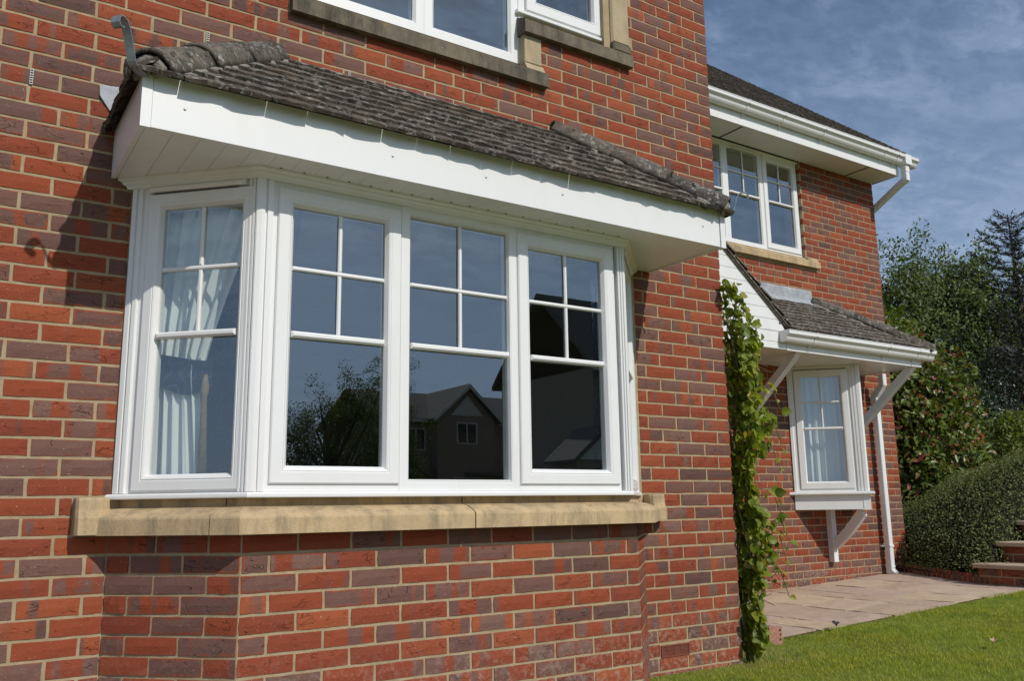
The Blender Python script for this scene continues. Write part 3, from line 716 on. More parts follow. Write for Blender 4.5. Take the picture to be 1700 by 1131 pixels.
mb = MB(); mb.fbox(FW, -1.508, -1.388, 3.425, 3.597, -.12, .008, 0, .004); mb.build('stone_block', M['stone_pale'], uw)
mb = MB(); mb.add([FW.P(-1.508, 3.376, -.12), FW.P(-1.38, 3.376, -.12), FW.P(-1.38, 3.378, .030), FW.P(-1.508, 3.378, .030), FW.P(-1.508, 3.424, -.12), FW.P(-1.38, 3.424, -.12), FW.P(-1.38, 3.422, .006), FW.P(-1.508, 3.422, .006)], [(0, 1, 2, 3), (4, 7, 6, 5), (0, 4, 5, 1), (1, 5, 6, 2), (2, 6, 7, 3), (3, 7, 4, 0)]); mb.build('stone_block', M['stone_pale'], uw)
mb = MB(); mb.fbox(FW, -.850, -.702, 3.745, 4.62, -.10, .014, 0, .012); mb.build('stone_jamb', M['stone_pale'], uw)
mb = MB(); mb.fbox(FW, -.85, -.704, 3.683, 3.744, -.10, .030, 0, .010); mb.build('stone_block', M['stone_dark'], uw)
mb = MB(); mb.fbox(FW, -2.885, -2.805, 3.44, 4.62, -.10, .014, 0, .012); mb.build('stone_jamb', M['stone_pale'], uw)
mb = MB(); mb.fbox(FW, -2.885, -.702, 4.622, 4.80, -.10, .014, 0, .01); mb.build('stone_lintel', M['stone_pale'], uw)

# ------------------------------------------------------------------ rooms behind the glass
def room(x0, x1, y0, y1, z0, z1, name):
    mb = MB(); t = .05
    mb.box(x0 - t, x0, y0, y1 + t, z0, z1, 0); mb.box(x1, x1 + t, y0, y1 + t, z0, z1, 0); mb.box(x0, x1, y1, y1 + t, z0, z1, 0)
    mb.box(x0 - t, x1 + t, y0, y1 + t, z0 - t, z0, 1); mb.box(x0 - t, x1 + t, y0, y1 + t, z1, z1 + t, 2)
    return mb.build(name, [M['wallpaint'], M['carpet'], M['ceiling']], HOUSE)
room(-4.6, -.30, .252, 4.4, .30, 2.42, 'sitting_room')
room(-4.0, -.30, .252, 2.1, 3.0, 4.75, 'bedroom')
room(1.3, 4.7, 2.452, 4.6, 3.0, 4.74, 'bedroom')
room(2.7, 4.85, 2.452, 4.6, .25, 2.42, 'study')
mb = MB(); pl = [p[:2] for p in Pn]; ins = [(-3.44, .25), (-3.44, .03), (-3.085, -.345), (-1.22, -.345), (-.865, .03), (-.865, .25)]
mb.prism(ins, .970, .984); mb.build('window_board', M['board'], bw)
mb = MB(); mb.prism(ins, 2.2955, 2.33); mb.build('bay_ceiling', M['ceiling'], bw)

# ------------------------------------------------------------------ recessed wing: window, eaves, roof
FU2 = Fr((0, Y2 + .045, 0), (1, 0, 0), (0, -1, 0))
mb = MB(); FR3 = [(0, -.06), (0, 0), (.040, 0), (.052, -.012), (.052, -.06)]
mb.ring(FU2, 1.61, 2.60, 3.60, 4.7185, FR3); mb.ring(FU2, 2.601, 3.178, 3.60, 4.7185, FR3); mb.ring(FU2, 3.179, 3.762, 3.60, 4.7185, [(0, -.06), (0, 0), (.022, 0), (.026, -.01), (.026, -.06)])
w2 = mb.build('first_floor_window', M['upvc'], HOUSE)
for a0, a1 in ((1.61, 2.60), (2.601, 3.178)):
    pane(FU2, a0 + .046, a1 - .046, 3.646, 4.672, w2, mat='glass_far'); light_bars(FU2, a0 + .053, a1 - .053, 3.653, 4.665, 4.17, 4.415, w2)
s2 = sash(FU2, 3.192, 3.748, 3.622, 4.700, w2, .074); pane(FU2, 3.258, 3.682, 3.688, 4.634, s2, mat='glass_far'); light_bars(FU2, 3.267, 3.673, 3.697, 4.625, 4.17, 4.415, s2)
mb = MB(); mb.fbox(FU2, 1.60, 3.765, 4.695, 4.719, -.02, .030, 0, .006); mb.build('cornice', M['upvc'], w2)
for a0 in (2.02, 2.72):
    mb = MB(); mb.fbox(FU2, a0, a0 + .36, 4.668, 4.690, -.02, .022, 0, .005); mb.build('trickle_vent', M['upvc'], w2)
stone_sill(1.45, 3.955, 3.474, 3.545, 3.598, .05, 0, w2, 'stone', FR2, .045)
mb = MB(); mb.fbox(FR2, 3.77, 3.952, 3.535, 3.586, -.05, .028, 0, .01); mb.build('stone_stool', M['stone'], w2)
eaves = empty('eaves', (0, 0, 0), None, None); eaves.parent = HOUSE
YF = 1.850
mb = MB(); mb.box(.01, XE - .012, YF, YF + .018, 4.712, 4.93); mb.build('fascia_board', M['upvc'], eaves)
mb = MB(); mb.box(XE - .010, XE + .010, YF - .004, Y2 - .004, 4.710, 4.96); mb.build('fascia_board', M['upvc'], eaves)
for a, b in ((.01, 2.492), (2.502, 4.598), (4.608, XE - .012)):
    mb = MB(); mb.box(a, b, YF + .019, Y2 - .003, 4.7205, 4.728); mb.build('soffit_panel', M['upvc'], eaves)
for a in (2.497, 4.603):
    mb = MB(); mb.box(a - .011, a + .011, YF + .019, Y2 - .003, 4.716, 4.7202); mb.build('soffit_joint', M['gasket'], eaves)
def gutter(x0, x1, yf, zb_, parent, h=.105, wd=.115, cap0=True, cap1=True):
    o = [(0, h), (0, .012), (.006, .003), (.016, 0), (.050, .0), (.066, .008), (.078, .024), (.086, .046), (.098, .060), (wd - .004, .066), (wd, .072), (wd, h - .008), (wd + .004, h - .006), (wd + .004, h)]
    i = [(wd - .004, h), (wd - .004, .074), (.094, .066), (.082, .050), (.073, .027), (.062, .013), (.050, .005), (.016, .005), (.006, .012), (.005, h)]
    pr = o + i
    mb = MB(); mb.sweep([(x0, yf - n, zb_ + z) for n, z in pr], [(x1, yf - n, zb_ + z) for n, z in pr])
    g_ = mb.build('gutter', M['upvc'], parent)
    cap = [(n, z) for n, z in o]
    for x, on_, s in ((x0, cap0, -1), (x1, cap1, 1)):
        if not on_: continue
        mb = MB(); mb.sweep([(x, yf - n * 1.03 + .001, zb_ + z * 1.02 - .001) for n, z in cap], [(x + s * .006, yf - n * 1.03 + .001, zb_ + z * 1.02 - .001) for n, z in cap]); mb.build('end_cap', M['upvc'], g_)
    return g_, o
def gutter_bracket(x, yf, zb_, o, parent, wd=.022):
    s = [(n * 1.0 + (.004 if n > .05 else 0), z - .004 if z < .05 else z + .003) for n, z in o] ; mb = MB()
    outer = [(x, yf - n, zb_ + z) for n, z in s]
    inn = [(n - .001, z) for n, z in o]
    A = [(x - wd / 2, yf - n, zb_ + z) for n, z in s] + [(x - wd / 2, yf - n, zb_ + z) for n, z in reversed(inn)]
    B_ = [(x + wd / 2, yf - n, zb_ + z) for n, z in s] + [(x + wd / 2, yf - n, zb_ + z) for n, z in reversed(inn)]
    mb.sweep(A, B_); mb.box(x - .010, x + .010, yf - .012, yf, zb_ - .028, zb_ + .01); return mb.build('gutter_bracket', M['upvc'], parent)
g_, o_ = gutter(.012, 5.40, YF - .004, 4.838, eaves)
for x in (1.2, 2.46, 3.02, 3.68, 4.78, 5.02): gutter_bracket(x, YF - .003, 4.838, o_, g_)
mb = MB(); mb.box(5.12, 5.24, YF - .125, YF - .002, 4.826, 4.9460); mb.build('gutter_outlet', M['upvc'], g_)
def square_pipe(path, w_, parent, name='downpipe', mat='upvc'):
    path = [Vector(p) for p in path]; R = []
    for i, p in enumerate(path):
        d = ((path[min(i + 1, len(path) - 1)] - p).normalized() + (p - path[max(i - 1, 0)]).normalized()) if 0 < i < len(path) - 1 else path[min(i + 1, len(path) - 1)] - path[max(i - 1, 0)]
        d.normalize(); a = Vector((1, 0, 0)); a = (a - d * a.dot(d)).normalized(); b = d.cross(a).normalized()
        k = 1.0
        if 0 < i < len(path) - 1:
            c = (path[i + 1] - p).normalized().dot((p - path[i - 1]).normalized()); k = 1 / max(.5, math.sqrt((1 + c) / 2))
        h = w_ / 2; ch = h * .82
        R.append([tuple(p + a * (sa * h) + b * (sb * h * k)) for sa, sb in ((-1, -.82), (-.82, -1), (.82, -1), (1, -.82), (1, .82), (.82, 1), (-.82, 1), (-1, .82))])
    mb = MB(); mb.rings(R); return mb.build(name, M[mat], parent)
square_pipe([(5.18, YF - .064, 4.83), (5.18, YF - .064, 4.66), (5.175, 2.33, 4.36), (5.175, 2.33, .12)], .066, eaves)
square_pipe([(5.18, YF - .064, 4.835), (5.18, YF - .064, 4.74)], .074, eaves, 'pipe_socket')
square_pipe([(5.18, YF - .064, 4.70), (5.18, YF - .062, 4.655), (5.1798, YF - .03, 4.633)], .072, eaves, 'pipe_socket')
PM = math.radians(40)
mb = MB(); dd = 4.4; mb.add([(.0, YF - .06, 4.93), (XE + .005, YF - .06, 4.93), (XE + .005, YF + dd, 4.93 + dd * math.tan(PM)), (.0, YF + dd, 4.93 + dd * math.tan(PM)), (.0, YF + dd, 4.76), (XE + .005, YF + dd, 4.76), (XE + .005, YF + .03, 4.915), (0, YF + .03, 4.915)], [(0, 1, 2, 3), (3, 2, 5, 4), (1, 6, 5, 2), (0, 3, 4, 7), (7, 4, 5, 6), (0, 7, 6, 1)])
mr = mb.build('main_roof', M['felt'], HOUSE)
lay_tiles((0, YF - .085, 4.945), (1, 0, 0), (0, 1, 0), PM, 40, lambda d: (.0, XE + .05), mr, joined='roof_tiling', mat='roof_far')

# ------------------------------------------------------------------ porch canopy
YP = 1.476; ZS = 2.318; AX, AZ, EXR = 1.25, 3.545, 2.50; SL = (AZ - 2.50) / (EXR - AX)
def gx(z): return EXR - (z - 2.50) / SL - .03
mb = MB(); mb.add([(.0, YP + .02, 2.47), (EXR - .02, YP + .02, 2.47), (AX, YP + .02, AZ - .03), (.0, Y2 - .002, 2.47), (EXR - .02, Y2 - .002, 2.47), (AX, Y2 - .002, AZ - .03)], [(0, 1, 2), (3, 5, 4), (1, 4, 5, 2), (0, 2, 5, 3), (0, 3, 4, 1)])
PL = math.atan2(.555, .80)
mb.add([(EXR - .6, YP + .02, 2.44), (4.575, YP + .02, 2.44), (4.575, Y2 - .002, 2.44), (EXR - .6, Y2 - .002, 2.44), (EXR - .6, Y2 - .002, 3.025), (3.82, Y2 - .002, 3.025), (EXR - .6, YP + .0, 2.478), (4.56, YP + .0, 2.478)], [(0, 1, 2, 3), (0, 6, 7, 1), (6, 4, 5, 7), (1, 7, 5, 2), (3, 2, 5, 4), (0, 3, 4, 6)])
can = mb.build('porch_canopy', M['felt'], HOUSE)
z = ZS; k = 0; edges = [ZS - .004, 2.379, 2.485, 2.591, 2.697, 2.803, 2.910, 3.015, 3.121, 3.227, 3.333, 3.44]
for z0, z1 in zip(edges[:-1], edges[1:]):
    mb = MB(); lo = .004 if z0 < 2.50 else .004
    def xr(z): return 2.430 if z < 2.46 else min(2.430, gx(z))
    def xl(z): return max(.004, AX - (gx(z) - AX)) if z > 2.5 else .004
    f_, b_ = YP, YP + .018
    mb.hexa([(xl(z0), f_, z0 + .0035), (xr(z0), f_, z0 + .0035), (xr(z0), b_, z0 + .0035), (xl(z0), b_, z0 + .0035), (xl(z1), f_ + .001, z1), (xr(z1), f_ + .001, z1), (xr(z1), b_, z1), (xl(z1), b_, z1)])
    mb.build('cladding_board', M['upvc'], can)
mb = MB(); mb.box(2.4315, 2.456, YP - .005, YP + .02, ZS - .006, 2.465); mb.build('corner_trim', M['upvc'], can)
mb = MB(); mb.box(2.4575, 4.565, YP, YP + .018, ZS - .006, 2.464); mb.build('fascia_board', M['upvc'], can)
mb = MB(); mb.box(4.566, 4.586, YP - .003, Y2 - .003, ZS - .008, 2.466); mb.build('fascia_board', M['upvc'], can)
n = 7; ww = (Y2 - .003 - YP - .019) / n
for i in range(n):
    mb = MB(); y0 = YP + .019 + i * ww; pr = [(y0 + .0006, ZS + .008), (y0 + .0006, ZS + .003), (y0 + .003, ZS), (y0 + ww - .0006, ZS), (y0 + ww - .0006, ZS + .008)]
    mb.sweep([(.01, y, z) for y, z in pr], [(4.5655, y, z) for y, z in pr]); mb.build('soffit_board', M['upvc'], can)
g2, o2 = gutter(2.34, 4.70, YP - .004, 2.378, can)
for x in (2.74, 3.9, 4.42): gutter_bracket(x, YP - .003, 2.378, o2, g2)
lay_tiles((2.0, YP - .075, 2.487), (1, 0, 0), (0, 1, 0), PL, 9, lambda d: (max(0, .43 - d), 2.68 - d), can)
lay_tiles((4.68, Y2, 2.487), (0, -1, 0), (-1, 0, 0), PL, 9, lambda d: (0, .80 - d), can, joined='roof_tiling')
PG = math.atan(SL)
lay_tiles((EXR + .04, Y2, 2.487), (0, -1, 0), (-1, 0, 0), PG, 17, lambda d: (0, Y2 - YP + .038), can, joined='roof_tiling', mat='hip')
lay_tiles((-.02, YP - .08, 2.487), (0, 1, 0), (1, 0, 0), PG, 17, lambda d: (0, .80), can, joined='roof_tiling')
mb = MB(); dx, dz = math.cos(PG), -math.sin(PG)
for y0, y1, h0, h1 in ((YP - .018, YP + .016, -.026, -.010), (YP - .030, YP + .02, -.009, .004)):
    mb.hexa([(EXR + .03, y0, 2.472 + h0 + .0), (EXR + .03, y1, 2.472 + h0), (AX, y1, 2.472 + h0 + (EXR + .03 - AX) * SL), (AX, y0, 2.472 + h0 + (EXR + .03 - AX) * SL),
             (EXR + .03, y0, 2.472 + h1), (EXR + .03, y1, 2.472 + h1), (AX, y1, 2.472 + h1 + (EXR + .03 - AX) * SL), (AX, y0, 2.472 + h1 + (EXR + .03 - AX) * SL)])
mb.build('verge_undercloak', M['hip'], can)
npf = Vector((0, -math.sin(PL), math.cos(PL))); npr = Vector((math.sin(PL), 0, math.cos(PL)))
lay_hip((4.685, YP - .078, 2.498), (3.83, Y2 - .01, 3.085), npf + npr, can, 3, .10, lift=.006)
strap((4.70, YP - .09, 2.492), (1, -1, 0), scroll2, can, .010, .005)
mb = MB(); q = random.Random(4); xs = [2.0 + 1.80 * i / 14 for i in range(15)]
V = []
for x in xs: V += [(x, Y2 - .004, 3.205 + q.uniform(-.003, .003)), (x, Y2 - .010, 3.19), (x, Y2 - .012 - q.uniform(0, .006), 3.085), (x, Y2 - .085, 3.022 + q.uniform(-.004, .004))]
mb.add(V, [(i * 4 + j, i * 4 + j + 1, (i + 1) * 4 + j + 1, (i + 1) * 4 + j) for i in range(14) for j in range(3)]); mb.build('lead_flashing', M['lead'], can)
for x in (2.635, 4.50):
    mb = MB(); a = [(Y2 - .001, 1.70), (Y2 - .001, 1.80), (1.585, ZS - .001), (1.500, ZS - .001), (1.55, 2.255), (Y2 - .012, 1.705)]
    mb.sweep([(x - .036, y, z) for y, z in a], [(x + .036, y, z) for y, z in a]); mb.build('support_brace', M['upvc'], can)

# ------------------------------------------------------------------ oriel window under the canopy
Q = [Vector((3.28, Y2, 0)), Vector((3.79, Y2 - .51, 0)), Vector((4.30, Y2, 0))]
FO1 = Fr(Q[0], (1, -1, 0), (-1, -1, 0)); FO2 = Fr(Q[1], (1, 1, 0), (1, -1, 0)); LO = (Q[1] - Q[0]).length; NO = [FO1.n, FO2.n]
mb = MB(); zb, zt = 1.018, 2.316
mb.ring(FO1, .035, LO - .09, zb, zt, [(0, -.06), (0, 0), (.030, 0), (.036, -.01), (.036, -.06)]); mb.ring(FO2, .09, LO - .035, zb, zt, [(0, -.06), (0, 0), (.030, 0), (.036, -.01), (.036, -.06)])
o = [FO1.P(LO - s, 0, n) for s, n in ((.098, 0), (.096, .012), (.080, .013), (.078, .004), (.070, .004), (.068, .013), (.048, .013), (.046, .004), (.038, .004), (.036, .013), (.006, .014))] + [FO2.P(s, 0, n) for s, n in ((.006, .014), (.036, .013), (.038, .004), (.046, .004), (.048, .013), (.096, .012), (.098, 0), (.09, -.05))] + [FO1.P(LO - .09, 0, -.05)]
mb.prism([(v[0], v[1]) for v in o], zb, zt)
for f, rv in ((FO1, 0), (FO2, 1)):
    mb.prism([f.P(LO - s if rv else s, 0, n)[:2] for s, n in ((.004, -.04), (.004, .012), (.03, .013), (.038, 0), (.038, -.04))], zb, zt)
ow = mb.build('oriel_window', M['upvc'], HOUSE)
for f, a0, a1 in ((FO1, .070, LO - .122), (FO2, .122, LO - .070)):
    s3 = sash(f, a0, a1, 1.045, 2.272, ow, .074); pane(f, a0 + .068, a1 - .068, 1.113, 2.204, s3); light_bars(f, a0 + .075, a1 - .075, 1.12, 2.197, 1.66, 1.934, s3)
mb = MB(); plan_sweep(mb, Q, NO, [0, 1, 2], [(-.06, .986), (.050, .986), (.052, .990), (.052, 1.006), (.046, 1.013), (-.004, 1.0175), (-.06, 1.0175)]); mb.build('cill', M['upvc'], ow)
mb = MB(); plan_sweep(mb, Q, NO, [(0, .002), (0, LO - .06)], [(-.02, .836), (.008, .836), (.008, .985), (-.02, .985)]); mb.build('apron_board', M['upvc'], ow)
mb = MB(); plan_sweep(mb, Q, NO, [(0, LO - .0595), 1, (1, .0595)], [(-.02, .834), (.012, .834), (.012, .9855), (-.02, .9855)]); mb.build('corner_trim', M['upvc'], ow)
mb = MB(); plan_sweep(mb, Q, NO, [(1, .06), (1, LO - .002)], [(-.02, .836), (.008, .836), (.008, .985), (-.02, .985)]); mb.build('apron_board', M['upvc'], ow)
mb = MB(); mb.prism([(3.31, Y2 - .002), (3.79, 1.72), (4.27, Y2 - .002)], .842, .850); mb.build('base_panel', M['upvc'], ow)
mb = MB(); mb.box(3.756, 3.826, Y2 - .064, Y2 - .001, .300, .841); mb.build('bracket_post', M['upvc'], ow)
mb = MB(); R = []
for i in range(7):
    t = i / 6; y = 2.135 - t * .36; zc = .47 + t * .34 + .020 * math.sin(PI * t) * -1; hw = .026 if i else .03
    R.append([(3.790 + sx * hw, y + sy * .030, zc + sy * .036 * (1)) for sx, sy in ((-1, 1), (1, 1), (1, -1), (-1, -1))])
R = [[(v[0], v[1], min(v[2], .8405)) for v in r] for r in R]
mb.rings(R); mb.build('bracket_strut', M['upvc'], ow)
# downpipe by the oriel
dp = square_pipe([(4.69, 2.125, .16), (4.69, 2.125, 2.06), (4.695, 2.02, 2.20), (4.695, 2.02, 2.317)], .066, HOUSE)
square_pipe([(4.69, 2.125, 1.98), (4.69, 2.125, 2.072), (4.692, 2.075, 2.13)], .073, dp, 'pipe_socket')
square_pipe([(4.69, 2.125, .22), (4.69, 2.125, .16), (4.69, 2.07, .122)], .073, dp, 'pipe_shoe')
for zz in (.42, 1.95):
    mb = MB(); mb.box(4.651, 4.729, 2.086, 2.163, zz, zz + .022); mb.box(4.635, 4.745, 2.164, 2.199, zz + .002, zz + .020); mb.build('pipe_clip', M['upvc'], dp)
# ------------------------------------------------------------------ more materials
def m_grass_blade():
    g = G('grass_blade'); r = g.n('Attribute', attribute_name='rnd').outputs['Fac']
    p = g.noise(g.pos(), 1.3, 3, .6); p2 = g.noise(g.pos(), 7.0, 3, .6)
    c = g.ramp(r, [(0, (.25, .33, .024)), (.5, (.35, .43, .036)), (.86, (.43, .50, .055)), (.95, (.42, .38, .14)), (1, (.48, .41, .21))])
    c = g.mix(g.ss(p, .42, .62, 0, .8), c, g.mix(1.0, c, (1.25, 1.05, .9), 'MULTIPLY')); c = g.mix(g.ss(p2, .48, .66, 0, .8), c, g.mix(1.0, c, (.52, .66, .7), 'MULTIPLY'))
    ms = g.n('MixShader', {0: .45}); g.put(ms.inputs[1], g.pbr(c, .45, None, .35)); g.put(ms.inputs[2], g.n('BsdfTranslucent', {'Color': c}).outputs[0])
    return g.out(ms.outputs[0])
def m_lawn():
    g = G('lawn_soil'); p = g.pos(); n = g.noise(p, 1.3, 4, .6); f = g.noise(p, 90, 4, .7)
    c = g.mix(g.ss(f, .3, .7), (.17, .20, .040), (.25, .28, .060)); c = g.mix(g.ss(n, .4, .7, 0, .4), c, (.07, .085, .02))
    return g.out(g.pbr(c, .95, g.bump(f, .8, .02), .1))
def m_paving():
    g = G('riven_sandstone'); r = g.rnd(); p = g.pos(); n = g.noise(p, 4.5, 6, .65, .6); f = g.noise(p, 130, 4, .6)
    c = g.ramp(r, [(0, (.47, .355, .26)), (.3, (.52, .40, .29)), (.55, (.48, .365, .285)), (.8, (.54, .415, .285)), (1, (.45, .35, .275))], 'CONSTANT')
    c = g.mix(g.ss(n, .35, .75, 0, .6), c, g.mix(1.0, c, (.72, .70, .68), 'MULTIPLY')); c = g.mix(g.ss(g.noise(p, 16, 5, .7), .54, .72, 0, .6), c, (.24, .18, .13))
    c = g.mix(1.0, c, g.ramp(f, [(.3, (.86, .86, .86)), (.7, (1.08, 1.08, 1.08))]), 'MULTIPLY')
    return g.out(g.pbr(c, .85, g.bump(g.ma('ADD', n, g.ma('MULTIPLY', f, .3)), .5, .012), .25))
def m_curtain(name, col, pat=False):
    g = G(name); p = g.pos(); c = col
    if pat:
        v = g.ma('ADD', g.vor(g.map(p, (1, 1, .75)), 8.5), g.ma('MULTIPLY', g.noise(p, 17, 3, .6), .5)); rg = g.ss(g.ma('ABSOLUTE', g.ma('SUBTRACT', g.ma('FRACT', g.ma('MULTIPLY', v, 5.0)), .5)), .36, .44)
        c = g.mix(g.ma('MULTIPLY', rg, .38), col, (.17, .18, .18))
    a = g.n('BsdfDiffuse', {'Color': c}).outputs[0]; t = g.n('BsdfTranslucent', {'Color': c}).outputs[0]
    ms = g.n('MixShader', {0: .05 if pat else .10}); g.put(ms.inputs[1], a); g.put(ms.inputs[2], t); return g.out(ms.outputs[0])
M['blade'] = m_grass_blade(); M['lawn'] = m_lawn(); M['paving'] = m_paving()
M['soil'] = m_simple('garden_soil', (.055, .040, .028), .95, .4, 25, .9, 60, .1, bd=.02, world=True)
M['joint'] = m_simple('sandy_joint', (.085, .065, .045), .95, .3, 25, .5, 90, .1, world=True)
M['lining'] = m_curtain('white_curtain_lining', (.84, .87, .84)); M['net'] = m_curtain('white_net', (.80, .82, .80))
M['floral'] = m_curtain('navy_floral_fabric', (.022, .032, .055), True); M['gold'] = m_simple('gold_fringe', (.24, .17, .07), .8, .4, 60)
M['ivy'] = m_leaf('climber_leaf', [(0, (.10, .15, .020)), (.35, (.17, .225, .028)), (.7, (.25, .30, .040)), (.93, (.32, .33, .055)), (1, (.40, .30, .06))], .50, .42, .35, True, True)
M['photinia'] = m_leaf('glossy_leaf', [(0, (.075, .110, .020)), (.45, (.115, .160, .028)), (.82, (.165, .195, .040)), (.91, (.16, .11, .035)), (.955, (.28, .075, .040)), (1, (.40, .11, .085))], .25, .36, .35)
M['hedge'] = m_leaf('small_hedge_leaf', [(0, (.085, .110, .036)), (.5, (.14, .168, .055)), (.9, (.20, .22, .08)), (1, (.28, .25, .12))], .25, .5, .2)
M['dark_leaf'] = m_leaf('dark_evergreen_leaf', [(0, (.014, .032, .014)), (.6, (.028, .055, .022)), (1, (.060, .090, .035))], .15, .35, .5)
M['lime_leaf'] = m_leaf('lime_leaf', [(0, (.085, .115, .012)), (.6, (.135, .165, .018)), (1, (.18, .20, .03))], .3, .5, .35)
M['tree_leaf'] = m_leaf('tree_leaf', [(0, (.060, .088, .024)), (.5, (.100, .135, .036)), (1, (.16, .19, .060))], .3, .5, .3)
M['plum'] = m_leaf('dark_plum_leaf', [(0, (.015, .018, .013)), (.6, (.026, .026, .020)), (1, (.048, .042, .032))], .15, .5, .3)
M['needle'] = m_leaf('conifer_needle', [(0, (.010, .020, .018)), (.6, (.020, .034, .030)), (1, (.038, .052, .046))], .1, .55, .3)
M['bark'] = m_simple('bark', (.085, .065, .048), .95, .4, 22, .9, 60, .1, bd=.01, world=True)
M['stem'] = m_simple('green_stem', (.12, .105, .045), .7, .3, 30)
M['twig'] = m_simple('twig_mass', (.020, .022, .012), .95, .4, 16, .8, 60, .1, bd=.02, world=True)
M['asphalt'] = m_simple('asphalt', (.05, .05, .05), .9, .2, 60, .4, 200, .2, world=True)
M['render'] = m_simple('opposite_brick', (.30, .23, .185), .9, .2, 30, world=True)
M['opp_white'] = m_simple('opposite_white', (.62, .60, .56), .7)
M['opp_glass'] = m_simple('opposite_glass', (.03, .035, .04), .1, spec=.8)
M['plain_tile'] = m_simple('opposite_tiles', (.11, .095, .085), .9, .3, 10, world=True)
M['car'] = m_simple('car_paint', (.06, .065, .07), .25, spec=.7); M['rubber'] = m_simple('rubber', (.012, .012, .012), .8)

# ------------------------------------------------------------------ ground, lawn, patio
def pz(x): return .060 + .038 * (x - 2.66)
def lz(x, y):
    a = .038 * (max(min(x, 4.6), .9) - 2.66) + .045
    return a + .012 * math.sin(x * 1.7 + y * .8) * min(1, max(0, -y)) + (.03 * max(0, -y - 2) if y > -12 else .3)
YPE = .455
NXg, NYg = 60, 60
xs = np.concatenate([np.linspace(-40, -6, 8)[:-1], np.linspace(-6, 6.5, 44), np.linspace(6.5, 40, 8)[1:]]); ys = np.concatenate([np.linspace(-18, -4, 8)[:-1], np.linspace(-4, YPE + .02, 26)])
V = [(x, y, lz(x, y)) for y in ys for x in xs]; n = len(xs)
F = [(j * n + i, j * n + i + 1, (j + 1) * n + i + 1, (j + 1) * n + i) for j in range(len(ys) - 1) for i in range(n - 1)]
mb = MB(); mb.add(V, F); tag(mb.build('lawn', M['lawn'], None, True), kind='structure')
mb = MB(); mb.add([(-400, -400, -.45), (400, -400, -.45), (400, 400, -.45), (-400, 400, -.45)], [(0, 1, 2, 3)]); tag(mb.build('ground', M['lawn']), kind='structure')
mb = MB(); mb.box(-60, 60, -30, -19.5, -.44, .30); tag(mb.build('road', M['asphalt']), kind='structure')
mb = MB(); mb.add([(-12, -14, .03), (-1.75, -14, .03), (-1.75, -.03, .012), (-12, -.03, .012)], [(0, 1, 2, 3)]); tag(mb.build('bounce_driveway', m_simple('bounce_gravel', (.33, .285, .235), .95, .35, 70, .8, 150, .15, bd=.012, world=True)), kind='structure')  # unseen gravel, added so its neutral bounce takes the green off the soffit
# grass blades
def grass(x0, x1, y0, y1, dens, hmin, hmax, wid, name, keep=None):
    N = int((x1 - x0) * (y1 - y0) * dens); x = rng.uniform(x0, x1, N); y = rng.uniform(y0, y1, N)
    if keep is not None: k = keep(x, y); x, y = x[k], y[k]
    N = len(x); xa = np.clip(x, .9, 4.6); z = .038 * (xa - 2.66) + .045 + .012 * np.sin(x * 1.7 + y * .8) * np.clip(-y, 0, 1) + .03 * np.maximum(0, -y - 2)
    h = rng.uniform(hmin, hmax, N) * (1 + .25 * np.sin(x * 5 + y * 3)); a = rng.uniform(0, 2 * PI, N); l = rng.uniform(.2, 1.3, N) * h; b = a + rng.normal(0, .5, N)
    w2 = rng.uniform(.6, 1, N) * wid / 2
    P = np.stack([x, y, z - .004], 1); S = np.stack([np.cos(b + PI / 2) * w2, np.sin(b + PI / 2) * w2, 0 * w2], 1); D = np.stack([np.cos(a) * l, np.sin(a) * l, h], 1)
    mid = P + D * np.array([.35, .35, .62])[None, :]
    Vv = np.stack([P - S, P + S, mid + S * .8, mid - S * .8, P + D], 1).reshape(-1, 3); i = np.arange(N)[:, None] * 5
    Ff = np.concatenate([i + np.array([[0, 1, 2]]), i + np.array([[0, 2, 3]]), i + np.array([[3, 2, 4]])])
    rr = np.repeat(np.clip(rng.beta(2, 2.2, N) * .93 + (rng.random(N) < .035) * .5, 0, 1), 5)
    return Vv, Ff, rr
def near_wall(x, y): return ~((x > -.15) & (x < .62) & (y > .05) & (rng.random(len(x)) < .86)) & (y < YPE + .012 + .02 * np.sin(x * 9) + rng.uniform(0, .02, len(x))) & ~((x < -.02) & (y > -.02)) & ~((x < .35) & (y > -.18) & (rng.random(len(x)) < .55))
G1 = grass(-1.75, 4.9, -2.3, .5, 11000, .010, .030, .0034, 'g', near_wall)
G2 = grass(-4, 9, -6, -2.3, 700, .03, .05, .008, 'g')
def dry(x, y): return ((x - .22) ** 2 / .30 + (y - .02) ** 2 / .10 < rng.uniform(.3, 1.2, len(x))) & ~((x < .0) & (y > -.02))
G3 = grass(-.3, .85, -.35, .44, 9000, .006, .022, .0036, 'g', dry); G3 = (G3[0], G3[1], np.clip(G3[2] * .12 + .90, 0, 1))
Vv = np.concatenate([G1[0], G2[0], G3[0]]); Ff = np.concatenate([G1[1], G2[1] + len(G1[0]), G3[1] + len(G1[0]) + len(G2[0])]); rr = np.concatenate([G1[2], G2[2], G3[2]])
me = np_mesh('grass', Vv, Ff, rr); me.materials.append(M['blade']); tag(link('grass', me), kind='stuff')
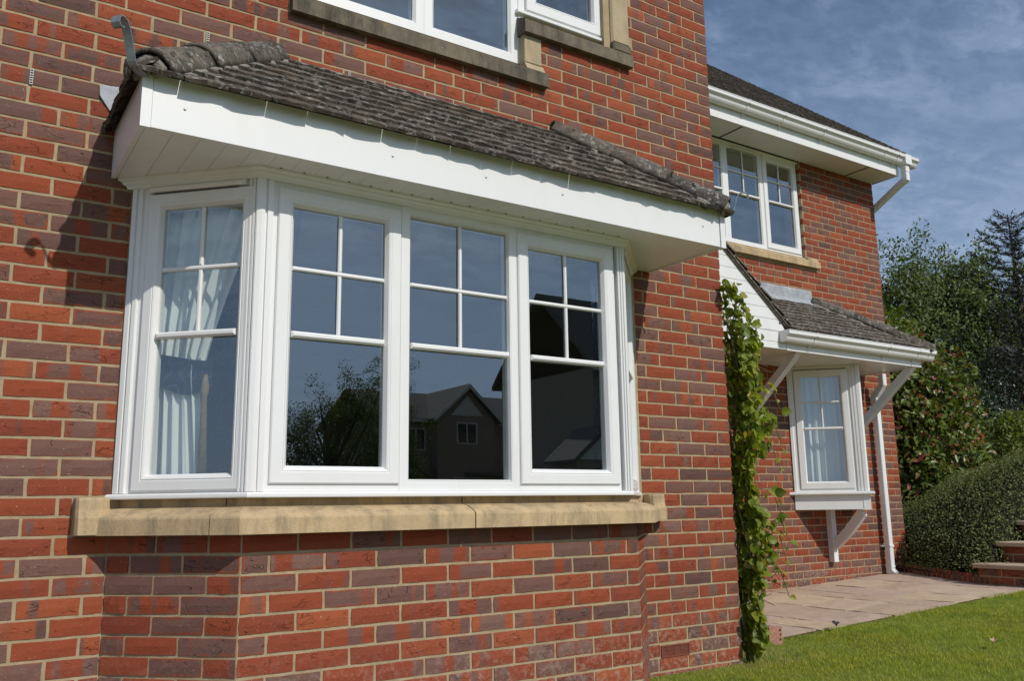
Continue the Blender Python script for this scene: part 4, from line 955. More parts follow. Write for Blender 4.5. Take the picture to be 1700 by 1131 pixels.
# patio
patio = MB(); patio.add([(.0, YPE + .005, pz(0) - .012), (4.95, YPE + .005, pz(4.95) - .012), (4.95, Y2 + .02, pz(4.95) - .012), (.0, Y2 + .02, pz(0) - .012)], [(0, 1, 2, 3)])
patio = tag(patio.build('patio', M['joint']), kind='structure')
def slab(x0, x1, y0, y1):
    q = random; n = 4; V = []; ch = .006
    for j in range(n + 1):
        for i in range(n + 1):
            e = i in (0, n) or j in (0, n); x = x0 + (x1 - x0) * i / n; y = y0 + (y1 - y0) * j / n
            if i in (0, n): x += q.uniform(-.004, .004)
            if j in (0, n): y += q.uniform(-.004, .004)
            V.append((x, y, pz(x) + q.uniform(-.0035, .0035) - (ch * .6 if e else 0)))
    F = [(j * (n + 1) + i, j * (n + 1) + i + 1, (j + 1) * (n + 1) + i + 1, (j + 1) * (n + 1) + i) for j in range(n) for i in range(n)]
    per = [i for i in range(n + 1)] + [j * (n + 1) + n for j in range(1, n + 1)] + [n * (n + 1) + i for i in range(n - 1, -1, -1)] + [j * (n + 1) for j in range(n - 1, 0, -1)]
    b = len(V); V += [(V[k][0], V[k][1], V[k][2] - .03) for k in per]; m = len(per)
    F += [(per[(k + 1) % m], per[k], b + k, b + (k + 1) % m) for k in range(m)]
    mb = MB(); mb.add(V, F); return mb.build('paving_slab', M['paving'], patio)
x = .01
while x < 4.9:
    wd = random.choice((.29, .44, .59, .59)); x1 = min(x + wd, 4.93)
    if 4.93 - x1 < .2: x1 = 4.93
    y = YPE - .01 + random.uniform(0, .06)
    while y < Y2 - .02:
        ln = random.choice((.29, .44, .59, .89)); y1 = min(y + ln, Y2 - .004)
        if Y2 - y1 < .16: y1 = Y2 - .004
        slab(x + .006, x1 - .006, y + .006, y1 - .006); y = y1
    x = x1
# loose brick on end, fallen leaf
mb = MB(); bx0, by0, bz0 = .585, .33, -.03
c_, s_ = math.cos(-.35), math.sin(-.35)
V, F, U, W = brick_geo(.1025, .215, 3, .065)
V = [(bx0 + .10 + x * c_ - y * s_, by0 + x * s_ + y * c_, bz0 + .065 + z * .55) for x, y, z in V]
me = mesh_with_uv('loose_brick', V, F, U, W, [.31] * len(V)); me.materials.append(m_simple('pale_brick', (.40, .205, .15), .9, .35, 55, .6, 140, .2, world=True))
lb = link('loose_brick', me); tag(lb, 'worn red brick standing loose on the patio edge beside the climber', 'brick')
for k in range(1):
    mb = MB(); px0 = bx0 + .10 + .030 * c_ + .0015 * s_; py0 = by0 + .030 * s_ - .0015 * c_
    for zz in (.045, .075, .105): mb.tube([(px0, py0 + .002, bz0 + zz), (px0 + .001 * s_, py0 - .0035, bz0 + zz)], .0045, 8)
    mb.build('core_hole', M['dark'], lb)
def single_leaf(p, L, ang, mat, label, name='fallen_leaf'):
    mb = MB(); c, s = math.cos(ang), math.sin(ang); V = []
    for t, w_, z in ((0, .02, 0), (.3, .42, .012), (.6, .46, .016), (.85, .25, .010), (1, .02, .02)):
        for sd in (-1, 0, 1):
            x, y = t * L - L / 2, sd * w_ * L / 1.6; V.append((p[0] + x * c - y * s, p[1] + x * s + y * c, p[2] + z + abs(sd) * .012))
    mb.add(V, [(j * 3 + i, j * 3 + i + 1, (j + 1) * 3 + i + 1, (j + 1) * 3 + i) for j in range(4) for i in range(2)])
    return tag(mb.build(name, mat, None, True), label, 'leaf')
M['dry_leaf'] = m_simple('dry_leaf', (.42, .30, .17), .8, .3, 60); M['dark_dry'] = m_simple('dark_leaf_litter', (.05, .035, .025), .9, .3, 60)
single_leaf((1.44, -.72, lz(1.44, -.72) + .035), .075, .4, M['dry_leaf'], 'pale tan fallen leaf lying on the lawn')
single_leaf((1.40, .40, lz(1.4, .4) + .04), .10, .9, M['dark_dry'], 'dark curled leaf at the edge of lawn and patio')

# ------------------------------------------------------------------ steps and bed edging
steps = empty('garden_steps', (4.32, 0, .1), 'brick garden steps with stone treads beside the clipped hedge', 'steps')
def step(x0, x1, y0, y1, zb_, ztop):
    mb = MB(); mb.box(x0 + .006, x1 - .006, y0 + .006, y1 - .006, zb_ - .3, ztop - .002); core = mb.build('step_core', M['mortar'], steps)
    f = Fr((x0, y1, 0), (0, -1, 0), (-1, 0, 0)); fs = Fr((x1, y1, 0), (-1, 0, 0), (0, 1, 0)); L = y1 - y0
    z = zb_
    r = 0
    while z < ztop - .03:
        ps = [(.22 if r % 2 else .1075) + .225 * k for k in range(20)]; ps = [-.005] + [p for p in ps if p < L - .03] + [L + .005]
        for a, b in zip(ps[:-1], ps[1:]):
            ln = round((b - a - .01) / .005) * .005; o = link('brick', brick_mesh(ln, .065), None, core, f.P((a + b) / 2, z + .0375)); o.rotation_euler = (0, 0, f.ang)
        for a in (.11, .335):
            if a + .1 < x1 - x0: o = link('brick', brick_mesh(.2, .065), None, core, fs.P(x1 - x0 - a - .06, z + .0375, -.001)); o.rotation_euler = (0, 0, fs.ang)
        z += .075; r += 1
    y = y1 + .03
    while y > y0:
        yy = max(y - .60, y0); q = random.Random(int(y * 100)); mb = MB()
        pr = [(x0 - .03, ztop), (x0 - .034, ztop + .006), (x0 - .034, ztop + .034), (x0 - .026, ztop + .042), (x1, ztop + .043), (x1, ztop)]
        mb.sweep([(a, yy + .003, b) for a, b in pr], [(a, y - .003, b) for a, b in pr]); mb.build('stone_tread', M['paving'], steps); y = yy
step(4.32, 5.1, -2.2, .955, pz(4.32), .272); step(4.645, 5.4, -2.2, .885, .316, .466); step(4.99, 5.8, -2.2, .84, .51, .66); step(5.34, 6.4, -2.2, .80, .704, .854)
edge = empty('bed_edging', (4.6, 1.6, .13), 'low row of upright bricks edging the hedge bed at the patio', 'edging')
p0, p1 = Vector((4.93, Y2 - .02, 0)), Vector((4.335, .965, 0)); d = (p1 - p0); L = d.length; d.normalize(); ang = math.atan2(d.y, d.x)
nb = int(L / .082); fe = Fr(p0, d, (d.y, -d.x, 0))
if fe.n.x > 0: fe.n = -fe.n
for k in range(nb):
    s = (k + .5) * L / nb; p = fe.P(s, 0); mh = .075 + random.uniform(-.004, .006)
    o = link('brick', brick_mesh(.0725, .11), None, edge, (p[0], p[1], pz(p[0]) + .028 + random.uniform(-.004, .004))); o.rotation_euler = (0, 0, ang)
mb = MB(); mb.fbox(fe, 0, L, .0, .176, -.06, -.004); mb.build('mortar_bed', M['mortar'], edge)
mb = MB(); mb.add([(4.9, 2.25, .19), (4.40, 1.0, .17), (5.3, .9, .5), (9, .9, .9), (9, 6, .9), (5.2, 6, .3)], [(0, 1, 2, 3, 4, 5)]); tag(mb.build('planting_bed', M['soil']), kind='structure')

# ------------------------------------------------------------------ foliage helpers
def leaves_np(P, A, U, L, W_, fold=.18):
    """kite leaves: base P, axis A, face normal U (all n x 3)"""
    A = A / np.linalg.norm(A, axis=1, keepdims=True); S = np.cross(A, U); S /= np.linalg.norm(S, axis=1, keepdims=True) + 1e-9; Nn = np.cross(S, A)
    L, W_ = L[:, None], W_[:, None]; n = len(P)
    V = np.stack([P, P + A * L * .42 + S * W_ * .5 + Nn * W_ * fold, P + A * L * .42 - S * W_ * .5 + Nn * W_ * fold, P + A * L * .8 - Nn * L * .06, ], 1)
    i = np.arange(n)[:, None] * 4
    return V.reshape(-1, 3), np.concatenate([i + np.array([[0, 1, 3]]), i + np.array([[0, 3, 2]])])
def unit(n): v = rng.normal(size=(n, 3)); return v / np.linalg.norm(v, axis=1, keepdims=True)
def foliage(name, P, outw, L, W_, mat, parent, spread=.8, droop=.0, kind='stuff', rbias=None):
    n = len(P); A = outw * .6 + unit(n) * spread; A[:, 2] -= droop; U = outw * .8 + unit(n) * .55 + np.array([.05, -.35, .55]); 
    Ls = L * rng.uniform(.6, 1.25, n); V, F = leaves_np(P, A, U, Ls, W_ * Ls / L)
    r = rng.random(n) if rbias is None else rbias(n)
    p0 = np.array(WL[parent.name]) if parent else np.zeros(3)
    me = np_mesh(name, V - p0, F, np.repeat(r, 4)); me.materials.append(mat); o = link(name, me, None, parent, tuple(p0))
    return tag(o, kind=kind) if kind else o
def blob_points(C, R, n, shell=.45, lump=.22, seed=0):
    """points in a lumpy ellipsoid, denser towards the surface"""
    d = unit(n); k = 1 + lump * (np.sin(d[:, 0] * 5.1 + seed) * np.cos(d[:, 1] * 4.3 + seed * 1.7) + .6 * np.sin(d[:, 2] * 7.7 + d[:, 0] * 6 + seed * 2.3))
    r = (1 - shell * rng.random(n) ** 1.6) * k
    return np.asarray(C) + d * r[:, None] * np.asarray(R), d
def branch_mesh(mb, p, d, L, r, depth, q, spread=.6, kids=3, up=.15, tips=None):
    pts = [Vector(p)]; dd = Vector(d).normalized(); rr_ = [r]
    for k in range(4):
        dd = (dd + Vector((q.uniform(-.18, .18), q.uniform(-.18, .18), q.uniform(-.08, .12) + up * .2))).normalized(); pts.append(pts[-1] + dd * (L / 4)); rr_.append(r * (1 - .16 * (k + 1)))
    mb.tube(pts, rr_, 6 if depth > 1 else 4, caps=False)
    if tips is not None: tips.append(pts[-1])
    if depth <= 0: return
    for k in range(kids):
        t = q.uniform(.35, 1.0); i = min(3, int(t * 4)); b = pts[i].lerp(pts[i + 1], t * 4 - i)
        nd = (dd + Vector((q.uniform(-1, 1), q.uniform(-1, 1), q.uniform(-.3, .8))) * spread).normalized()
        branch_mesh(mb, b, nd, L * q.uniform(.5, .75), r * .5, depth - 1, q, spread, kids, up, tips)
def tree(name, base, trunk_h, r, blobs, leaf, n, mat, label, seed, cat='tree', group=None, lump=.25, wratio=.5, shell=.6, limbs=5):
    q = random.Random(seed); t = empty(name, base, label, cat, group); mb = MB(); b = Vector(base); top = blobs[0][0][2] + blobs[0][1][2] * .25
    c = Vector(blobs[0][0]); pts = [b + Vector((0, 0, -.3))] + [b.lerp(Vector((c.x, c.y, top)), k / 5) + Vector((q.uniform(-.06, .06), q.uniform(-.06, .06), 0)) * (k > 0) for k in range(6)]
    mb.tube(pts, [r * (1.25 if i == 0 else 1 - .14 * i) for i in range(7)], 8)
    for C_, R_ in blobs:
        for k in range(limbs):
            s = pts[1 + q.randrange(1, 4)]; e = Vector(C_) + Vector((q.uniform(-.7, .7) * R_[0], q.uniform(-.7, .7) * R_[1], q.uniform(-.3, .8) * R_[2]))
            m = s.lerp(e, .5) + Vector((q.uniform(-.1, .1), q.uniform(-.1, .1), .12)) * R_[0]; rk = min(r * .38, R_[0] * .05); mb.tube([s, m, e], [rk, rk * .6, rk * .15], 5, caps=False)
    mb.build('trunk', M['bark'], t, True)
    tot = sum(bl[1][0] * bl[1][1] * bl[1][2] for bl in blobs) ; PP, DD = [], []
    for i, (C_, R_) in enumerate(blobs):
        m = max(50, int(n * R_[0] * R_[1] * R_[2] / tot)); ncl = max(12, m // 55); cc, cd = blob_points(C_, R_, ncl, shell, lump, seed + i)
        k = rng.integers(0, ncl, m); cs = leaf * 1.8 + .09 * min(R_)
        PP.append(cc[k] + np.clip(rng.normal(size=(m, 3)), -1.25, 1.25) * cs * .55); DD.append(cd[k])
    P = np.concatenate(PP); D = np.concatenate(DD)
    foliage('crown', P, D, np.full(len(P), leaf), leaf * wratio, mat, t, .9, .1)
    return t

# ------------------------------------------------------------------ climber on the wall corner
climb = empty('climbing_plant', (.06, .04, -.02), 'leafy green climber growing up the brick corner beside the porch', 'plant')
q = random.Random(11); mb = MB(); stems = []
for k in range(6):
    x0, y0 = q.uniform(.03, .16), q.uniform(.0, .14); pts = []; H = q.uniform(1.7, 2.25) if k else 2.28
    for i in range(14):
        z = -.03 + H * i / 13; pts.append(Vector((x0 + .05 * math.sin(z * 3.1 + k) + .03 * math.sin(z * 7 + k * 2), y0 + .04 * math.cos(z * 2.3 + k), z)))
    mb.tube(pts, [.011 - .0006 * i for i in range(14)], 6); stems.append(pts)
for k in range(46):
    s = stems[q.randrange(6)]; p = s[q.randrange(1, 13)]; e = p + Vector((q.uniform(-.02, .24), q.uniform(-.16, .10), q.uniform(-.05, .12))); mb.tube([p, p.lerp(e, .5) + Vector((0, 0, .03)), e], [.004, .003, .002], 4, caps=False)
mb.build('stem', M['stem'], climb, True)
def ivy_mesh(k):
    q = random.Random(k + 40); V = []; L = .092; prof_ = ((0, .03), (.10, .30), (.28, .43), (.5, .42), (.72, .28), (.88, .13), (1, .0)); cur = q.uniform(.10, .30)
    for t, w_ in prof_:
        for sd in (-1, -.5, 0, .5, 1):
            V.append((sd * w_ * L * .98, t * L, -cur * L * t * t + abs(sd) * w_ * L * q.uniform(.22, .34) + (.003 * math.sin(t * 9 + sd * 4))))
    n = 5; F = [(j * n + i, j * n + i + 1, (j + 1) * n + i + 1, (j + 1) * n + i) for j in range(6) for i in range(4)]
    V += [(.0012, 0, 0), (-.0012, 0, 0), (-.001, -.05, -.012), (.001, -.05, -.012)]; b = len(V); F.append((b - 4, b - 3, b - 2, b - 1))
    me = bpy.data.meshes.new('leaf'); me.from_pydata(V, [], F); me.materials.append(M['ivy']); me.polygons.foreach_set('use_smooth', [True] * len(F))
    a = me.attributes.new('rnd', 'FLOAT', 'POINT'); a.data.foreach_set('value', np.zeros(len(V), np.float32)); return me
IV = [ivy_mesh(k) for k in range(7)]
def ivy_wid(z):
    return .17 + .08 * math.sin(z * 4.0 + .6) + .07 * math.sin(z * 9.5 + 1) - .13 * max(0, min(1, (.55 - z) / .35)) - (.16 * max(0, (z - 1.75) / .5))
cand = []
for k in range(2000):
    z = q.uniform(.06, 2.30) ** 1.0; wv = ivy_wid(z) * max(.12, min(1, (z - .10) / .55)); a = q.uniform(0, 1) ** .7
    x = .035 + wv * a; y = q.uniform(-.10, .16) - .03 * (1 - a); cand.append((x, y, z))
for z0 in (.46, .66, .78, .95, 1.22, 1.38, 1.60):
    L_ = q.uniform(.04, .11)
    sh = MB(); sh.tube([(.10, -.02, z0 - .02), (.12 + ivy_wid(z0) * .5, -.095, z0 + .01), (.12 + ivy_wid(z0) * .5 + L_ * .5, -.12, z0 + .055), (.12 + ivy_wid(z0) * .5 + L_, -.145, z0 - .11)], [.005, .004, .003, .002], 5, caps=False); sh.build('shoot', M['stem'], climb, True)
    for i in range(7):
        u = i / 6; cand.append((.12 + ivy_wid(z0) * .5 + L_ * u, -.10 - .05 * u, z0 + .10 * math.sin(u * 2.6) - .16 * u * u + q.uniform(-.02, .02)))
cand.sort(key=lambda p: p[1])
rest = MB()
for k, (x, y, z) in enumerate(cand):
    out_ = Vector((q.uniform(-.45, .8), q.uniform(-1.0, -.2), q.uniform(-.1, .6))).normalized()       # face normal
    ax = Vector((q.uniform(-.5, .9), q.uniform(-.7, .1), q.uniform(-1.2, .15))).normalized(); Z = (out_ - ax * out_.dot(ax)).normalized(); X = ax.cross(Z); s = q.uniform(.28, .85) * (.8 if z > 2.05 else 1)
    m = Matrix(((X.x, ax.x, Z.x, x), (X.y, ax.y, Z.y, y), (X.z, ax.z, Z.z, z), (0, 0, 0, 1))) @ Matrix.Scale(s, 4)
    me = IV[k % 7]
    if k < 296: link('leaf', me, None, climb, mw=m)
    else: rest.add([m @ v.co for v in me.vertices], [tuple(p.vertices) for p in me.polygons])
o = rest.build('leaf_mass', M['ivy'], climb, True)
a = o.data.attributes.new('rnd', 'FLOAT', 'POINT'); a.data.foreach_set('value', np.repeat(rng.random(len(rest.V) // 39 + 1), 39)[:len(rest.V)].astype(np.float32)); tag(o, kind='stuff')

# ------------------------------------------------------------------ hedge beside the steps
hedge = empty('clipped_hedge', (5.6, 1.8, .2), 'rounded small leaved green hedge filling the bed between house and steps', 'hedge')
def sst(a, b, x): t = np.clip((x - a) / (b - a), 0, 1); return t * t * (3 - 2 * t)
def hz(x, y):
    xe = 4.36 + (y - .965) * .47                                   # line of the edging
    ztop = 1.39 - .30 * np.maximum(y - 1.7, -.1) + .04 * np.sin(x * 3.1 + y * 2) + .03 * np.sin(y * 6.3 - x * 2)
    t = np.clip((x - xe + .03) / 2.0, 0, 1); front = .20 + (ztop - .20) * (1 - (1 - t) ** 2.0) ** .78
    rt = np.clip((y - .80) / .30, 0, 1); front = .12 + (front - .12) * np.sqrt(np.clip(1 - (1 - rt) ** 2, 0, 1))
    return front
n = 62000; x = rng.uniform(4.3, 9.2, n * 3); y = rng.uniform(.78, 4.6, n * 3); xe = 4.36 + (y - .965) * .47
k = (x > xe - .03) & ~((y > Y2 - .05) & (x < XE + .05)); 
e = .012; gx_, gy_ = (hz(x + e, y) - hz(x - e, y)) / (2 * e), (hz(x, y + e) - hz(x, y - e)) / (2 * e)
wgt = np.sqrt(1 + gx_ ** 2 + gy_ ** 2); k &= rng.random(n * 3) < np.minimum(wgt, 6) / 6 * np.where(x > 7.2, .35, 1) * 2.2
x, y, gx_, gy_ = x[k][:n], y[k][:n], gx_[k][:n], gy_[k][:n]
Nn = np.stack([-gx_, -gy_, np.ones(len(x))], 1); Nn /= np.linalg.norm(Nn, axis=1, keepdims=True)
dep = rng.random(len(x)) ** 1.4 * .13 - .035; P = np.stack([x, y, hz(x, y)], 1) - Nn * dep[:, None]
tuft = .022 * np.sin(x * 23 + y * 17) * np.sin(y * 29 - x * 11); P += Nn * tuft[:, None]
foliage('foliage', P, Nn, np.full(len(P), .030), .017, M['hedge'], hedge, .75)
gxs, gys = np.linspace(4.36, 9.2, 50), np.linspace(.80, 4.6, 40); V, F = [], []
for yy in gys:
    for xx in gxs:
        x2 = max(xx, 4.36 + (yy - .965) * .47 + .03); 
        if yy > Y2 - .06: x2 = max(x2, XE + .05)
        V.append((x2, yy, float(hz(np.array(x2), np.array(yy))) - .085))
nn = len(gxs); F = [(j * nn + i, j * nn + i + 1, (j + 1) * nn + i + 1, (j + 1) * nn + i) for j in range(len(gys) - 1) for i in range(nn - 1)]
mb = MB(); mb.add(V, F); mb.build('twig_mass', M['twig'], hedge, True)

# ------------------------------------------------------------------ photinia and the planting behind
ph = empty('red_tipped_shrub', (7.4, 3.5, .4), 'tall glossy green shrub with red young leaves behind the house corner', 'shrub')
mb = MB(); q = random.Random(21)
for k in range(9): branch_mesh(mb, (7.4 + q.uniform(-.2, .2), 3.5 + q.uniform(-.2, .2), .2), (q.uniform(-.35, .35), q.uniform(-.3, .35), 1), 1.5, .035, 2, q, .5, 3)
mb.build('stem', M['bark'], ph, True)
phb = [((7.35, 3.30, 1.40), (.95, .90, 1.25)), ((7.45, 3.60, 2.30), (.85, .95, .90)), ((7.5, 4.10, 3.0), (.75, .8, .80)), ((7.20, 3.10, .95), (.85, .75, .8))]
PP, DD = [], []
for i, (c, r) in enumerate(phb):
    p, d = blob_points(c, r, 7000, .55, .14, i + 3); PP.append(p); DD.append(d)
P = np.concatenate(PP); D = np.concatenate(DD)
def redtop(n): return np.where(rng.random(n) < .06, rng.uniform(.9, 1, n), rng.random(n) * .9)
o_ = np.argsort(((P - np.array(CPOS)) ** 2).sum(1)); vis = [i for i in o_ if (P[i, 1] + 3.807) / (P[i, 0] + 4.133) < .642 and P[i, 2] > .75][:296]; vs_ = set(vis)
keep = np.array([i not in vs_ for i in range(len(P))])
foliage('foliage', P[keep], D[keep], np.full(int(keep.sum()), .135), .056, M['photinia'], ph, .8, .1, rbias=redtop)
LM = []
for k in range(6):
    V = [(0, 0, 0), (.018, .04, .006), (-.018, .04, .006), (.016, .075, .002), (-.016, .075, .002), (0, .042, -.001), (0, .076, -.005), (0, .11, -.014)]
    me = bpy.data.meshes.new('leaf'); me.from_pydata(V, [], [(0, 1, 5), (0, 5, 2), (1, 3, 6, 5), (5, 6, 4, 2), (3, 7, 6), (6, 7, 4)]); me.materials.append(M['photinia'])
    a = me.attributes.new('rnd', 'FLOAT', 'POINT'); a.data.foreach_set('value', np.zeros(len(V), np.float32)); LM.append(me)
for i in vis:
    ax = (Vector(D[i]) * .6 + Vector(rng.normal(size=3)) * .7).normalized(); Z = (Vector(D[i]) + Vector((0, 0, .6)) + Vector(rng.normal(size=3)) * .5); Z = (Z - ax * Z.dot(ax)).normalized(); X = ax.cross(Z); s = random.uniform(1.0, 1.4); p = P[i]
    link('leaf', random.choice(LM), None, ph, mw=Matrix(((X.x, ax.x, Z.x, p[0]), (X.y, ax.y, Z.y, p[1]), (X.z, ax.z, Z.z, p[2]), (0, 0, 0, 1))) @ Matrix.Scale(s, 4))
tree('rounded_shrub', (10.3, 3.85, .5), 1.0, .07, [((10.3, 3.85, 1.75), (1.15, .95, 1.25))], .055, 9000, M['dark_leaf'], 'dense dark rounded evergreen shrub behind the red tipped shrub', 31, 'shrub', lump=.06, shell=.25)
tree('lime_shrub', (9.8, 3.1, .6), .6, .06, [((9.6, 3.40, 1.55), (.7, .85, .62)), ((10.0, 2.65, 1.62), (.8, 1.0, .62))], .075, 8000, M['lime_leaf'], 'low yellow green shrub above the clipped hedge', 32, 'shrub', lump=.12, shell=.4)
tree('feathery_tree', (17.0, 8.6, .6), 3.0, .16, [((16.6, 9.3, 5.4), (1.9, 2.0, 1.7)), ((17.4, 8.3, 5.5), (1.4, 1.3, 1.5)), ((16.8, 8.2, 3.6), (2.0, 2.2, 1.7)), ((16.4, 8.35, 6.9), (.35, .35, .85)), ((16.8, 9.0, 6.7), (.35, .4, .75)), ((17.2, 7.7, 6.3), (.5, .45, .7))], .14, 60000, M['tree_leaf'], 'light feathery green tree rising behind the house corner', 33, lump=.3, wratio=.4)
tree('broad_tree', (19.5, 8.0, .6), 3.0, .2, [((19.6, 8.8, 5.3), (1.8, 1.4, 2.0)), ((19.5, 8.5, 3.6), (2.4, 2.2, 2.0)), ((20.5, 7.0, 4.4), (1.8, 1.5, 1.8))], .14, 46000, M['tree_leaf'], 'dark green broad tree between the feathery tree and the conifer', 34, lump=.25)
tree('plum_tree', (15.2, 5.9, .6), 2.0, .12, [((15.2, 5.9, 3.2), (1.6, 1.25, 1.7)), ((15.4, 6.4, 2.0), (1.6, 1.7, 1.4)), ((15.6, 5.0, 4.0), (1.4, 1.3, 1.5))], .11, 14000, M['plum'], 'almost black purple leaved tree below the conifer', 35, lump=.2)
tree('backing_hedge', (22.5, 9.5, .6), 2.0, .15, [((22.5, 11.0, 2.6), (2.2, 4.0, 2.4)), ((23.5, 7.5, 2.9), (2.2, 3.2, 2.6))], .16, 9000, M['dark_leaf'], 'tall dark hedge closing the garden behind the trees', 36, 'hedge', lump=.1)
# conifer
cf = empty('conifer', (18.3, 6.98, .5), 'spiky dark blue green conifer with bare upswept top', 'tree'); q = random.Random(51); mb = MB(); cb_ = Vector((18.3, 6.98, .3)); Ht = 8.1 - .3
mb.tube([cb_, cb_ + Vector((.05, 0, Ht * .5)), cb_ + Vector((.0, .05, Ht))], [.20, .11, .012], 8); TP, TD = [], []
for k in range(130):
    t = (k / 130) ** .85; z = .9 + (Ht - .95) * t; a = k * 2.399 + q.uniform(-.3, .3); Lb = (1 - t) ** .75 * 2.7 * q.uniform(.75, 1.1) + .28; p = cb_ + Vector((0, 0, z)); d = Vector((math.cos(a), math.sin(a), 0)); pts = []
    for i in range(6):
        u = i / 5; pts.append(p + d * (Lb * u) + Vector((0, 0, Lb * (.10 * u + .34 * u * u) - .10 * Lb * math.sin(u * PI) * (1 - t))))
    mb.tube(pts, [.030 * (1 - t) + .010, .024 * (1 - t) + .008, .016 * (1 - t) + .007, .011, .008, .004], 5, caps=False)
    m = int(60 + 820 * (1 - t) ** 1.2)
    for _ in range(m):
        u = q.random() ** .8; i = min(4, int(u * 5)); b = pts[i].lerp(pts[i + 1], u * 5 - i); TP.append(b); 
        sd = d.cross(Vector((0, 0, 1))) * q.uniform(-1, 1) + d * .6 + Vector((0, 0, q.uniform(-.2, .7))); TD.append(sd.normalized())
mb.build('trunk', M['bark'], cf, True)
TP = np.array(TP); TD = np.array(TD); TP += TD * rng.uniform(0, .09, len(TP))[:, None]
V, F = leaves_np(TP, TD + unit(len(TP)) * .3, unit(len(TP)), rng.uniform(.07, .16, len(TP)), rng.uniform(.014, .026, len(TP)))
p0 = np.array(WL[cf.name]); me = np_mesh('crown', V - p0, F, np.repeat(rng.random(len(TP)), 4)); me.materials.append(M['needle']); tag(link('crown', me, None, cf, tuple(p0)), kind='stuff')

# ------------------------------------------------------------------ curtains
def drape(name, f, a0, a1, z0, z1, n, folds, amp, mat, parent, wfun=None, na=60, nz=24, ph0=0.0):
    V, F = [], []
    for j in range(nz + 1):
        z = z0 + (z1 - z0) * j / nz
        for i in range(na + 1):
            u = i / na; lo, hi = (a0, a1) if wfun is None else wfun(z)
            k = math.sin(u * folds * 2 * PI + ph0 + .4 * math.sin(z * 2.1)) + .35 * math.sin(u * folds * 4.7 * PI + 1.3 + z); V.append(f.P(lo + (hi - lo) * u, z, n + amp * k))
    F = [(j * (na + 1) + i, j * (na + 1) + i + 1, (j + 1) * (na + 1) + i + 1, (j + 1) * (na + 1) + i) for j in range(nz) for i in range(na)]
    mb = MB(); mb.add(V, F); return mb.build(name, mat, parent, True)
def bay_curtain(f, rev, lab):
    c = empty('curtain', f.P(.3, 1.0, -.14), lab, 'curtain'); R_ = lambda a, b: (LA - b, LA - a) if rev else (a, b)
    def w1(z): t = max(0, min(1, (z - 1.52) / .65)); return R_(.10, .32 + .22 * t ** 1.2)
    def w0(z): t = max(0, min(1, (1.46 - z) / .4)); return R_(.10, .30 + .05 * t)
    drape('lining', f, 0, 0, 1.50, 2.28, -.092, 6, .016, M['lining'], c, w1); drape('lining', f, 0, 0, 1.03, 1.505, -.092, 5, .017, M['lining'], c, w0, ph0=.6)
    def w2(z): t = max(0, min(1, (z - 1.5) / .7)); return R_(.28, .60 + .1 * t)
    drape('face_fabric', f, 0, 0, 1.0, 2.28, -.150, 4, .022, M['floral'], c, w2)
    mb = MB(); A, Bt = [], []
    V = []
    for i in range(13):
        u = i / 12; s = .09 + u * .27; s = LA - s if rev else s; zc = 1.505 + .0 - .075 * math.sin(u * 1.9) + .03 * u; hh = .055 + .02 * math.sin(u * PI); V += [f.P(s, zc + hh, -.066 - .012 * u), f.P(s, zc - hh, -.062 - .012 * u)]
    mb.add(V, [(2 * i, 2 * i + 1, 2 * i + 3, 2 * i + 2) for i in range(12)]); mb.build('tieback', M['floral'], c, True)
    s = LA - .335 if rev else .335
    mb = MB(); mb.tube([f.P(s, 1.46, -.070), f.P(s, 1.40, -.068), f.P(s, 1.36, -.066), f.P(s + .004, 1.06, -.072)], [.008, .018, .012, .020], 8); mb.build('tassel', M['gold'], c, True)
bay_curtain(FA, False, 'white lined curtain tied back inside the left side of the bay window')
bay_curtain(FC, True, 'white lined curtain tied back inside the right side of the bay window')
pel = MB(); plan_sweep(pel, Pn, NRw, [(0, .05), 1, 2, (2, LA - .05)], [(-.115, 2.15), (-.108, 2.15), (-.108, 2.29), (-.115, 2.29)]); tag(pel.build('pelmet', M['gold']), 'dark gold pelmet strip along the top inside the bay window', 'pelmet')
c = empty('net_curtain', (3.6, 2.0, 1.05), 'white pleated curtains inside the small window under the canopy', 'curtain')
drape('lining', FO1, .12, .60, 1.06, 2.25, -.13, 7, .020, M['net'], c)
for nm, x0, lab in (('l', 1.75, 'pale curtain drawn aside inside the upper window by the eaves'),):
    c = empty('curtain', (x0, 2.5, 3.6), lab, 'curtain'); drape('lining', Fr((0, Y2, 0), (1, 0, 0), (0, -1, 0)), 1.62, 1.95, 3.6, 4.7, -.30, 4, .03, M['lining'], c)

